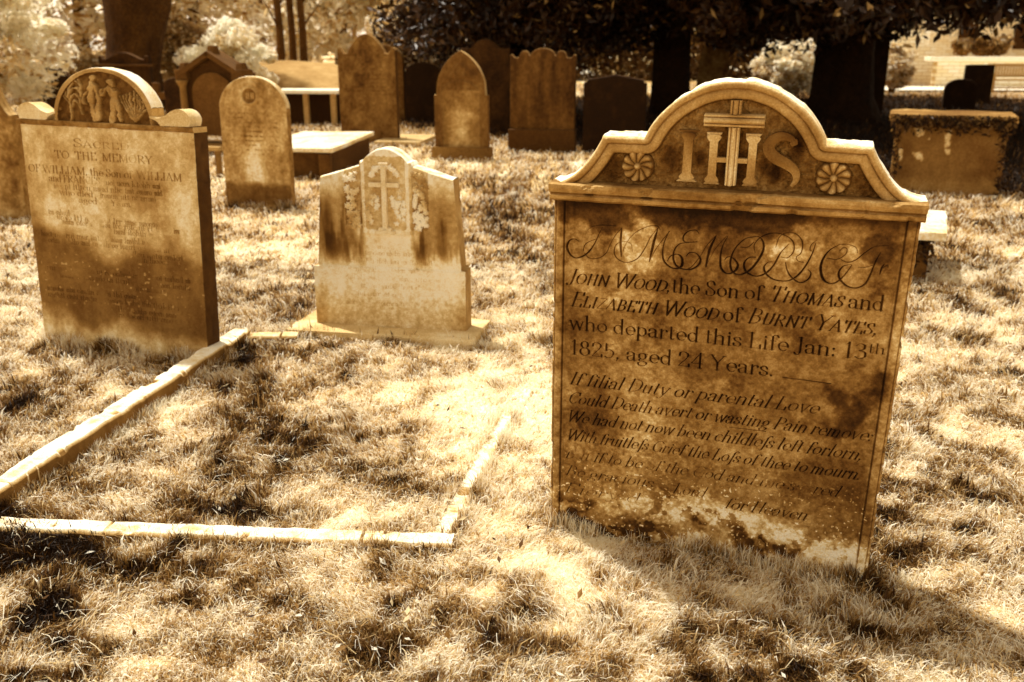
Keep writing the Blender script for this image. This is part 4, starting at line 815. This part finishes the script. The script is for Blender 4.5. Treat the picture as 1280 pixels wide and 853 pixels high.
# ivy creeping under the slab edge
n = 1500; u = rng.uniform(-.59, .59, n); drop = np.abs(rng.normal(0, .055, n)); P = np.stack([u, -.29 - rng.random(n) * .05, .79 - drop * 1.1 + .03], -1)
n2 = 240; side = np.where(rng.random(n2) < .55, 1, -1); P2 = np.stack([side * (.535 - np.abs(rng.normal(0, .035, n2))), -.27 - rng.random(n2) * .05, .78 - rng.random(n2) ** 1.5 * .75], -1); P = np.concatenate([P, P2])
V, F, T = leaf_cloud(P, rng.uniform(.018, .034, len(P)), rng.choice([.03, .06, .12, .3], len(P)), 3, (.5, 1.5, .5)); 
iv = obj('ivy', npmesh('ivy', V, F, T), M_LEAF); iv.location = ct.location; iv.rotation_euler = ct.rotation_euler
tag(iv, 'dark ivy trailing under the slab edge of the right chest tomb', 'ivy')
_c = at(1184, 292, .36); _a = radians(-24); TCX = _c[0] - .625 * cos(_a) - .475 * sin(_a); TCY = _c[1] - .625 * sin(_a) + .475 * cos(_a)
# low tomb peeping out behind the large headstone
t = table_tomb('low tomb whose bright slab corner juts out behind the large headstone', (TCX, TCY, 0), -24, 1.25, .95, .36, 1.0, .16, slab_t=.06, seed=75, over=.09)
n = 260; P = np.stack([rng.uniform(.1, .56, n), -.40 - rng.random(n) * .03, .30 - np.abs(rng.normal(0, .10, n))], -1); V, F, T = leaf_cloud(P, rng.uniform(.015, .03, n), rng.choice([.03, .06, .2], n), 5, (.5, 1.5, .5))
iv = obj('ivy', npmesh('ivy', V, F, T), M_LEAF); iv.location = t.location; iv.rotation_euler = t.rotation_euler; tag(iv, 'ivy sprigs on the low tomb behind the large headstone', 'ivy')

# ================================================================== far right: walls and bench
def X_at(px, Y): return (px - 640) / FPX * (Y * cos(PITCH) + CAMH * sin(PITCH))
def Z_at(py, Y): return at(640, py, Y=Y)[2]
Yw = 38.0
wl = thing('boundary_wall', 'long pale stone boundary wall with a coping behind the bench', 'wall', (X_at(1165, Yw), Yw, 0))
Lw = 30; hwl = Z_at(77, Yw)
bm = bmesh.new(); add_box(bm, (Lw / 2, 0, hwl / 2 - .3), (Lw, .4, hwl + .6)); bm_mesh('masonry', bm, .9, .1, 1, False, M_BRICK, wl)
bm = bmesh.new(); add_box(bm, (Lw / 2 - .1, 0, hwl + .09), (Lw + .5, .6, .175), bev=.03); bm_mesh('coping', bm, 1.0, .08, 1, False, M_SOFT, wl)
w2 = thing('brick_wall', 'taller pale brick wall stub where the coped wall begins', 'wall', (X_at(1150, Yw) - .2, Yw + 1.1, 0))
h2 = Z_at(40, Yw + 1); bm = bmesh.new(); prism(bm, [(-1.6, -.3), (1.1, -.3), (1.1, h2 - .5), (.6, h2 - .5), (.6, h2), (-1.6, h2 + .2)], 0, .5); bmesh.ops.recalc_face_normals(bm, faces=bm.faces); bm_mesh('masonry', bm, .9, .1, 1, False, M_BRICK, w2)
# churchyard house wall glimpsed beyond
hs = thing('stone_house', 'pale stone house wall glimpsed under the branches beyond the coped wall', 'house', (X_at(1225, 52), 52, 0))
bm = bmesh.new(); add_box(bm, (5, 3, 2.9), (16, 6, 6)); bm_mesh('wall', bm, .8, .1, 2, False, M_BRICK, hs)
bm = bmesh.new(); prism(bm, [(-3.5, 5.9), (13.5, 5.9), (12.5, 8), (-2.5, 8)], -.4, 6.4); bmesh.ops.recalc_face_normals(bm, faces=bm.faces); bm_mesh('roof', bm, .25, .2, 3, False, M_SOFT, hs)
for x in (-1, 2, 5, 8):
    bm = bmesh.new(); add_box(bm, (x, -.03, 2.1), (1.0, .1, 1.3)); bm_mesh('window', bm, .06, .1, 4, False, M_SOFT, hs)
tag(obj('bounce_strip', npmesh('bounce_strip', np.array([[X_at(1085, 35), 34.5, .06], [40, 34.5, .06], [40, 37.78, .06], [X_at(1085, 37.8), 37.78, .06]]), np.array([[0, 1, 2, 3]]), np.ones(4)), M_SOFT), kind='structure')  # bright strip added at the wall foot to bounce sunlight onto the wall
Yb = 34.0
bn = thing('wooden_bench', 'wooden garden bench with slatted back before the pale wall', 'bench', (X_at(1268, Yb), Yb, 0), (4, 0, 0))
for nm, c, s in [('leg', (-.95, -.2, .32), (.08, .08, .64)), ('leg', (.95, -.2, .32), (.08, .08, .64)), ('leg', (-.95, .25, .48), (.08, .08, .96)), ('leg', (.95, .25, .48), (.08, .08, .96)), ('armrest', (-.95, 0, .66), (.10, .56, .04)), ('armrest', (.95, 0, .66), (.10, .56, .04)), ('seat', (0, 0, .43), (1.9, .5, .05)), ('stretcher', (0, -.2, .16), (1.8, .05, .06))]:
    bm = bmesh.new(); add_box(bm, c, s, bev=.008); bm_mesh(nm, bm, 1, 0, 1, False, M_WOOD, bn)
bm = bmesh.new(); add_box(bm, (0, .27, .94), (1.9, .06, .08)); add_box(bm, (0, .27, .55), (1.9, .06, .06))
for k in range(17): add_box(bm, (-.86 + k * .1075, .27, .74), (.07, .03, .34))
bm_mesh('backrest', bm, 1, 0, 1, False, M_WOOD, bn)

# ================================================================== trees
def crown_pts(c, rad, n, lumps, lr, r, zmin=None, shell=.5, skirt=0):
    """leaf positions bunched on uneven lumps spread through an ellipsoid"""
    L = r.normal(size=(lumps, 3)); L /= np.linalg.norm(L, axis=1)[:, None]; L *= (r.random((lumps, 1)) ** .45); L = np.array(c) + L * np.array(rad)
    if skirt:
        m = int(lumps * skirt); a_ = r.random(m) * 2 * pi; q_ = np.sqrt(r.random(m)); L[:m] = np.stack([c[0] + np.cos(a_) * q_ * rad[0], c[1] + np.sin(a_) * q_ * rad[1], zmin + .5 + r.random(m) * 1.7], -1)
    k = r.integers(0, lumps, n); d = r.normal(size=(n, 3)); d /= np.linalg.norm(d, axis=1)[:, None]
    R_ = (lr * (.55 + .9 * r.random(lumps)))[k][:, None]; P = L[k] + d * R_ * (shell + (1 - shell) * r.random((n, 1))) * np.array([1, 1, .72]); tone = r.uniform(.6, 1.35, lumps)[k]
    if zmin is not None:
        zm = zmin + (fbm(P[:, 0], P[:, 1], .9, 3, 7) - .5) * 1.6; ok = P[:, 2] > zm; P, tone = P[ok], tone[ok]
    return P, tone
def make_tree(name, label, base, crown, rad, n, lumps, lr, size, tone, mat, trunk=None, seed=0, group=None, zmin=None, tvar=.5, bark=.1, cat='tree', flat=None, skirt=0):
    r = np.random.default_rng(seed); t = thing(name, label, cat, (base[0], base[1], 0), group=group)
    P, tn = crown_pts((crown[0] - base[0], crown[1] - base[1], crown[2]), rad, n, lumps, lr, r, zmin, skirt=skirt)
    tv = tone * tn * np.exp(r.normal(0, tvar, len(P)) * .6)
    if skirt: tv = np.where(r.random(len(P)) < .03, .45, tv)  # a few pale leaves paint light speckle into the dark crowns
    V, F, T = leaf_cloud(P, r.uniform(.6, 1.4, len(P)) * size, np.clip(tv, .005, 1.1), seed, flat)
    obj('crown', npmesh('crown', V, F, T), mat, t)
    if trunk:
        bm = bmesh.new(); pts, rr = trunk; tube(bm, [(p[0] - base[0], p[1] - base[1], p[2]) for p in pts], rr, 16)
        top = Vector((pts[-1][0] - base[0], pts[-1][1] - base[1], pts[-1][2])); hh = crown[2]
        for k in range(7):
            a = 2 * pi * k / 7 + random.random(); e = top + Vector((cos(a) * rad[0] * .6, sin(a) * rad[1] * .6, random.uniform(.0, .9) * rad[2])); m = top.lerp(e, .5) + Vector((0, 0, -.1 * rad[2]))
            tube(bm, [tuple(top - Vector((0, 0, .3))), tuple(m), tuple(e)], [rr[-1] * .5, rr[-1] * .3, rr[-1] * .08], 7)
        bm_mesh('trunk', bm, bark, .3, seed, True, M_BARK, t)
    return t
# dark yews over the right-hand graves
x1 = X_at(1050, 20.5)
make_tree('yew_tree', 'huge dark tree with a broad black trunk overhanging the right side', (x1, 20.5), (x1 + .6, 19.6, 6.2), (7.8, 5.0, 3.9), 120000, 300, .95, .10, .035, M_YEW,
          ([(x1, 20.5, -.2), (x1, 20.5, .5), (x1 + .02, 20.5, 1.4), (x1, 20.5, 2.6), (x1, 20.5, 4)], [.95, .66, .58, .60, .62]), 41, 'dark trees shading the graves', 1.75, bark=.02, skirt=.45)
x2 = X_at(838, 22)
make_tree('yew_tree', 'dark evergreen with a slim black trunk behind the large headstone arch', (x2, 22), (x2 - .8, 20.4, 5.3), (4.9, 4.0, 3.6), 80000, 220, .8, .085, .035, M_YEW,
          ([(x2, 22, -.2), (x2, 22, .8), (x2, 22, 2), (x2, 22, 3.6)], [.52, .43, .40, .38]), 42, 'dark trees shading the graves', 1.35, bark=.02, skirt=.45)
x3 = X_at(640, 23)
make_tree('yew_tree', 'dark evergreen rising behind the lobed and pointed headstones', (x3, 23.5), (x3 + .2, 22.6, 4.4), (2.7, 2.4, 3.6), 42000, 100, .8, .075, .04, M_YEW,
          ([(x3, 23.5, -.2), (x3, 23.5, 1.2), (x3, 23.5, 3)], [.34, .27, .22]), 43, 'dark trees shading the graves', .95, bark=.02, skirt=.4)
# bright leafy things on the left
x4 = X_at(178, 24)
make_tree('broadleaf_tree', 'old tree with a thick leaning brown trunk behind the scrolled headstone', (x4, 24), (x4 - 3.8, 30, 8.2), (5.2, 4, 2.6), 26000, 90, 1.0, .12, .8, M_LEAF,
          ([(x4 - .1, 24, -.2), (x4 - .08, 24, .4), (x4 - .1, 24, 1.0), (x4 - .02, 24, 1.8), (x4 + .12, 24, 2.6), (x4 + .3, 24, 3.6), (x4 + .5, 24, 5)], [1.0, .70, .62, .66, .78, .80, .6]), 44, None, 3.4, bark=.07)
def bush(label, px0, px1, pyt, Y, tone, n, seed, name='bush', size=.06, mat=M_LEAF, group=None, tvar=.6, pyb=None, depth=None, cat='bush', lr=.35, zb=None):
    x0, x1_ = X_at(px0, Y), X_at(px1, Y); zt = Z_at(pyt, Y); zb = 0 if zb is None else zb; w = (x1_ - x0) / 2; t = thing(name, label, cat, ((x0 + x1_) / 2, Y, 0), group=group); r = np.random.default_rng(seed)
    d = depth or w * .8; P, tn = crown_pts((0, 0, (zt + zb) / 2), (w - lr * .6, d, (zt - zb) / 2 - lr * .4), n, max(30, int(n / 350)), lr, r)
    ok = P[:, 2] > -.05; P, tn = P[ok], tn[ok]; tv = tone * tn * np.exp(r.normal(0, tvar, len(P)) * .6)
    V, F, T = leaf_cloud(P, r.uniform(.6, 1.4, len(P)) * size, np.clip(tv, .005, 1.15), seed, (.7, .9, 1.5)); obj('foliage', npmesh('foliage', V, F, T), mat, t)
    bm = bmesh.new()
    for k in range(5):
        a = k * 1.3; tube(bm, [(0, 0, -.1), (cos(a) * w * .2, sin(a) * d * .2, zt * .3), (cos(a) * w * .5, sin(a) * d * .5, zt * .6)], [.07, .05, .02], 6)
    bm_mesh('stem', bm, .15, .2, seed, True, M_BARK, t); return t
bush('large feathery pale shrub filling the upper left corner', -120, 100, -90, 19, 1.3, 19000, 61, size=.075, lr=.5)
bush('rounded bush of pale white blossom behind the gabled monument', 222, 355, 26, 25, 1.3, 12000, 62, name='blossom_bush', size=.07, tvar=.3, lr=.32)
bush('mid brown shrub between the thick trunk and the blossom bush', 192, 262, 20, 28.5, .45, 9000, 63, size=.08, lr=.4)
bush('shadowy low shrub at the foot of the thick trunk', 60, 150, 66, 27, .5, 7000, 64, size=.08, lr=.35)
bush('golden brown leafy bush left of the dark trees', 455, 590, -20, 25.5, .62, 22000, 65, size=.07, lr=.45)
bush('bush of bright blossom glimpsed beside the broad trunk', 925, 1035, 46, 29, .95, 11000, 66, name='blossom_bush', size=.075, tvar=.9, lr=.4)
bush('small sunlit leafy bush at the foot of the brick wall', 1088, 1140, 50, 33, .8, 7000, 67, size=.075, tvar=.8, lr=.3)
bush('tan leaves lit by sun hanging over the arch of the large stone', 850, 945, 10, 24.5, .7, 7000, 68, size=.08, tvar=.6, lr=.35, zb=2.0)
bush('clipped dark ivy mound on top of the pale wall', 1180, 1262, 46, 40, .30, 6000, 69, size=.09, lr=.3, zb=1.2)
# trees far off
for k, (px, Y, top_, w, tone, n, lab) in enumerate([(-40, 44, 12, 6, .62, 16000, 'pale sunlit tree far left beyond the feathery shrub'), (110, 48, 13, 6, .70, 16000, 'pale spreading tree seen left of the thick trunk'), (250, 50, 12, 6, .55, 16000, 'soft grey brown tree above the blossom bush'), (330, 58, 14, 6, .66, 15000, 'hazy tree right above the blossom bush'), (430, 46, 12, 5, .75, 16000, 'very pale airy tree above the open table tomb'),
        (520, 55, 13, 6, .5, 15000, 'brownish tree behind the golden bush'), (690, 56, 14, 7, .16, 12000, 'dim tree beyond the dark evergreens at centre'), (900, 58, 14, 8, .2, 12000, 'dim tree far behind the large stone'), (1090, 60, 15, 8, .3, 12000, 'tree beyond the brick wall stub'), (1330, 62, 15, 8, .3, 12000, 'tree beyond the stone house at far right')]):
    x = X_at(px, Y); make_tree('broadleaf_tree', lab, (x, Y), (x, Y, top_ * .48), (w, w * .6, top_ * .5), int(n * (.8 if px < 600 else 1.5)), 90, 1.3, .22, min(tone * 2.2, 1.15), M_LEAF, ([(x, Y, -.3), (x, Y, 2), (x, Y, top_ * .4)], [.4, .3, .22]), 80 + k, 'trees closing off the churchyard', bark=.15, tvar=.7, flat=(.7, .9, 1.5))
hx0, hx1 = X_at(560, 47), X_at(1110, 47); hd = thing('hedge', 'long dim hedge closing the lawn beyond the dark trees', 'hedge', ((hx0 + hx1) / 2, 47, 0))
r = np.random.default_rng(404); P = np.stack([r.uniform(-1, 1, 26000) * (hx1 - hx0) / 2, r.normal(0, .5, 26000), r.random(26000) ** .8 * 2.9], -1); P[:, 2] *= .75 + .4 * fbm(P[:, 0], P[:, 0] * 0, .5, 3, 4)
V, F, T = leaf_cloud(P, r.uniform(.08, .18, 26000), .16 * np.exp(r.normal(0, .5, 26000)), 6); obj('foliage', npmesh('foliage', V, F, T), M_LEAF, hd)
for k, (px, Y) in enumerate([(354, 36), (369, 37), (382, 36.5)]):
    x = X_at(px, Y); t = thing('thin_tree', ['slim bare trunk, first of three right of the blossom bush', 'slim bare trunk, middle one of three right of the blossom bush', 'slim bare trunk, last of three right of the blossom bush'][k], 'tree', (x, Y, 0), group='slim trunks by the mound')
    bm = bmesh.new(); tube(bm, [(0, 0, -.2), (.03, 0, 2), (-.05, 0, 5), (.1, 0, 8)], [.17, .14, .12, .05], 8)
    for q in range(6): tube(bm, [(0, 0, 2.2 + q * .8), (random.uniform(-1, 1), random.uniform(-1, 1), 3.2 + q * .8)], [.05, .015], 5)
    bm_mesh('trunk', bm, .12, .3, k, True, M_BARK, t)
    r = np.random.default_rng(k + 5); P, tn = crown_pts((0, 0, 6), (1.4, 1.4, 2.2), 2500, 30, .6, r); V, F, T = leaf_cloud(P, r.uniform(.05, .11, len(P)), .5 * tn, k); obj('crown', npmesh('crown', V, F, T), M_LEAF, t)
# a low grassy mound behind the open table tomb
mx, my = X_at(330, 30), 33; q = 40; a = np.linspace(-1, 1, q); A, B_ = np.meshgrid(a, a); hh = np.clip(1 - A ** 2 - B_ ** 2, 0, 1) ** 1.3 * 1.15
me = npmesh('grass_mound', np.stack([mx + A * 6, my + B_ * 5, hh - .05 + (fbm(A * 6, B_ * 5, 1.5, 3, 3) - .5) * .1], -1).reshape(-1, 3), grid_faces(q, q), np.clip(.35 + (fbm(A * 6, B_ * 5, 1, 4, 8) - .5) * .6, .1, .9).ravel(), True)
tag(obj('grass_mound', me, M_SOIL), kind='structure')

# ================================================================== grass: real blades, thinning with distance
def blades(N, d0, d1, seed, wid, hgt, name, spread=.80, p=1.0):
    r = np.random.default_rng(seed)
    y = d0 * (d1 / d0) ** (r.random(N) ** p); x = (r.random(N) * 2 - 1) * (y * spread + .25)
    # clump
    x += r.normal(0, .004, N) * y; ok = ~blocked(x, y); x, y = x[ok], y[ok]; N = len(x)
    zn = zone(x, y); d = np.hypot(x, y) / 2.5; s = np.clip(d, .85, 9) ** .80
    clump = fbm(x, y, 9, 3, 61); h = hgt * s ** .55 * r.uniform(.45, 1.35, N) * (.55 + .95 * clump); big_ = np.where(r.random(N) < .07, 1.9, 1.0); w = wid * s * r.uniform(.6, 1.3, N) * big_; h = h * big_ ** .5
    a = r.random(N) * 2 * pi; comb = fbm(x, y, 2.2, 2, 65) * 4 * pi; a = np.where(r.random(N) < .5, comb + r.normal(0, .5, N), a)
    lean = np.abs(r.normal(.45, .40, N)) + .75 * zn ** 1.5; h = h * (1.35 - .55 * zn); wa = r.random(N) * 2 * pi
    dx, dy = np.cos(a), np.sin(a); px, py = np.cos(wa) * w / 2, np.sin(wa) * w / 2
    z = ground_h(x, y) * np.clip(1 - (np.hypot(x, y) - 30) / 60, 0, 1) - .008; o = np.zeros(N)
    V = np.stack([np.stack([x - px, y - py, z], -1), np.stack([x + px, y + py, z], -1),
                  np.stack([x - px * .8 + dx * h * lean * .35, y - py * .8 + dy * h * lean * .35, z + h * .6], -1), np.stack([x + px * .8 + dx * h * lean * .35, y + py * .8 + dy * h * lean * .35, z + h * .6], -1),
                  np.stack([x + dx * h * lean, y + dy * h * lean, z + h * np.clip(1.05 - lean * .35, .25, 1)], -1)], 1)
    i = np.arange(N)[:, None] * 5; quads = i + np.array([[0, 1, 3, 2]]); tris = i + np.array([[2, 3, 4]])
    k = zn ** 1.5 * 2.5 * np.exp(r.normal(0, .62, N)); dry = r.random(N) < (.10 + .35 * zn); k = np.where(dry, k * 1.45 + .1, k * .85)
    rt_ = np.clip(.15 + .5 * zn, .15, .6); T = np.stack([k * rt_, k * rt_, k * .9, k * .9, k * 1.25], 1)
    o = obj(name, npmesh(name, V.reshape(-1, 3), [quads, tris], np.clip(T, .02, 1.15).ravel()), M_GRASS); return tag(o, 'short dry grass covering the churchyard' if d0 < 5 else 'thinner distant turf between the farther graves', 'grass', kind='stuff')
blades(520000, 1.6, 6.5, 1, .0031, .028, 'grass')
blades(290000, 6.0, 42, 2, .0042, .028, 'distant_grass', p=1.15)
# longer tufts growing against stones and kerbs, fallen leaves
def edge_tufts(N, seed):
    r = np.random.default_rng(seed); KW = np.array([(k[2] + k[3]) * (.55 if i in KERBK else .12 if i == 2 else 1) for i, k in enumerate(KEEP)]); ki = r.choice(len(KEEP), N, p=KW / KW.sum()); B = np.array(KEEP)[ki]; isk = np.isin(ki, KERBK)
    t = r.uniform(-1, 1, N); sd_ = r.random(N) < B[:, 2] / (B[:, 2] + B[:, 3]); sg = np.where(r.random(N) < .7, -1, 1); off = np.abs(r.normal(0, .022, N))
    u = np.where(sd_, t * (B[:, 2] + .02), sg * (B[:, 2] + off)); v = np.where(sd_, sg * (B[:, 3] + off), t * (B[:, 3] + .02)); c, s_ = np.cos(B[:, 4]), np.sin(B[:, 4])
    x = B[:, 0] + u * c - v * s_; y = B[:, 1] + u * s_ + v * c; cl = fbm(x, y, 9, 3, 91); ok = cl > r.uniform(.3, .62, N); x, y, cl, isk = x[ok], y[ok], cl[ok], isk[ok]; N = len(x)
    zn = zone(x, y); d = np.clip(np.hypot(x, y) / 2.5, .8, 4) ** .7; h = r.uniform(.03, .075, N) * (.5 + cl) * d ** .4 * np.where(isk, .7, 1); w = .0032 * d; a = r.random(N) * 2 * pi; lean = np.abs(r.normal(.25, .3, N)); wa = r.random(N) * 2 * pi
    dx, dy, px, py = np.cos(a), np.sin(a), np.cos(wa) * w / 2, np.sin(wa) * w / 2; z = ground_h(x, y) - .008
    V = np.stack([np.stack([x - px, y - py, z], -1), np.stack([x + px, y + py, z], -1), np.stack([x - px * .8 + dx * h * lean * .35, y - py * .8 + dy * h * lean * .35, z + h * .6], -1), np.stack([x + px * .8 + dx * h * lean * .35, y + py * .8 + dy * h * lean * .35, z + h * .6], -1), np.stack([x + dx * h * lean, y + dy * h * lean, z + h], -1)], 1)
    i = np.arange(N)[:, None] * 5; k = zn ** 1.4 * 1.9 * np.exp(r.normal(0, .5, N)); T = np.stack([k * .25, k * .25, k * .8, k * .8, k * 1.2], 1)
    return tag(obj('grass_tufts', npmesh('grass_tufts', V.reshape(-1, 3), [i + np.array([[0, 1, 3, 2]]), i + np.array([[2, 3, 4]])], np.clip(T, .02, 1.1).ravel()), M_GRASS), 'longer grass tufts growing against the stones and kerbs', 'grass', kind='stuff')
edge_tufts(20000, 8)
r = np.random.default_rng(19); N = 420; y = 1.75 * (8 / 1.75) ** r.random(N); x = (r.random(N) * 2 - 1) * y * .6; k = ~blocked(x, y); x, y = x[k], y[k]; N = len(x)
V, F, T = leaf_cloud(np.stack([x, y, ground_h(x, y) + .022 + r.random(N) * .01], -1), r.uniform(.008, .018, N), r.choice([.05, .12, .3, .8, 1.0], N), 29, (.4, .4, 1.6))
tag(obj('fallen_leaves', npmesh('fallen_leaves', V, F, T), M_GRASS), 'small dead leaves scattered on the turf', 'fallen leaves', kind='stuff')
# loose straw lying on the turf
def straw(N, seed):
    r = np.random.default_rng(seed); y = 1.6 * (7 / 1.6) ** r.random(N); x = (r.random(N) * 2 - 1) * (y * .75 + .2); keep = r.random(N) < sst(.35, .6, fbm(x, y, 2.6, 3, 68)) * .9 + .1; x, y = x[keep], y[keep]; N = len(x)
    a = r.random(N) * 2 * pi; L = r.uniform(.02, .07, N) * np.where(r.random(N) < .05, 2.4, 1); cv = r.normal(0, .14, N); K = 5; V = []; w = r.uniform(.0006, .0013, N)
    for k in range(K):
        t = k / (K - 1); aa = a + cv * t; cx = x + np.cos(aa) * L * t; cy = y + np.sin(aa) * L * t; cz = ground_h(cx, cy) + .016 + .018 * np.sin(pi * t) * r.random(N) + r.random(N) * .006
        nx, ny = -np.sin(aa) * w, np.cos(aa) * w; V += [np.stack([cx - nx, cy - ny, cz], -1), np.stack([cx + nx, cy + ny, cz], -1)]
    V = np.stack(V, 1); i = np.arange(N)[:, None, None] * (2 * K) + np.arange(K - 1)[None, :, None] * 2; F = (i + np.array([0, 1, 3, 2])[None, None]).reshape(-1, 4)
    T = np.repeat(np.clip(r.normal(.82, .2, N), .2, 1.1), 2 * K); return tag(obj('straw', npmesh('straw', V.reshape(-1, 3), F, T), M_GRASS), 'loose dry stalks lying flat across the turf', 'straw', kind='stuff')
straw(9000, 4)
# broad clover and weed leaves low in the turf
r = np.random.default_rng(9); N = 26000; y = 1.7 * (9 / 1.7) ** r.random(N); x = (r.random(N) * 2 - 1) * (y * .6 + .2); keep = (fbm(x, y, 3.1, 3, 77) > .47) & ~blocked(x, y); x, y = x[keep], y[keep]; N = len(x)
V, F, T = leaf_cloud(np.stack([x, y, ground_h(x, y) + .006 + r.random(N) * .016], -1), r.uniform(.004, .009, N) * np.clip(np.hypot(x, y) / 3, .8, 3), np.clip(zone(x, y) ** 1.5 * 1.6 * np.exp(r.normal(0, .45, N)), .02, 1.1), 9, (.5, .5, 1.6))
tag(obj('clover', npmesh('clover', V, F, T), M_GRASS), 'small clover and weed leaves low among the grass', 'ground cover', kind='stuff')

# ================================================================== light
EL = radians(66); AZ = math.atan2(.73, -.68)   # sun stands behind the graves, to the left
sd = Vector((cos(AZ) * cos(EL), sin(AZ) * cos(EL), sin(EL)))
s = bpy.data.lights.new('sun', 'SUN'); s.energy = 5.0; s.angle = radians(1.6); s.color = (1, .95, .84); so = bpy.data.objects.new('sun', s); COL.objects.link(so)
so.rotation_euler = sd.to_track_quat('Z', 'Y').to_euler(); so.location = (-10, 20, 20)
w = bpy.data.worlds.new('World'); sc.world = w; w.use_nodes = True; nt = w.node_tree; bg = nt.nodes['Background']
sky = nt.nodes.new('ShaderNodeTexSky'); sky.sky_type = 'NISHITA'; sky.sun_disc = False; sky.sun_elevation = EL; sky.sun_rotation = math.atan2(sd.x, sd.y)
bw = nt.nodes.new('ShaderNodeRGBToBW'); mul = nt.nodes.new('ShaderNodeMixRGB'); mul.blend_type = 'MULTIPLY'; mul.inputs[0].default_value = 1; mul.inputs[2].default_value = (2.10, 1.72, 1.25, 1)
nt.links.new(sky.outputs[0], bw.inputs[0]); nt.links.new(bw.outputs[0], mul.inputs[1]); nt.links.new(mul.outputs[0], bg.inputs['Color']); bg.inputs['Strength'].default_value = .15
sc.view_settings.view_transform = 'Standard'; sc.view_settings.look = 'None'; sc.view_settings.exposure = 0
sc.render.engine = 'CYCLES'; sc.cycles.max_bounces = 9; sc.cycles.diffuse_bounces = 7; sc.cycles.transmission_bounces = 5; sc.cycles.use_denoising = True
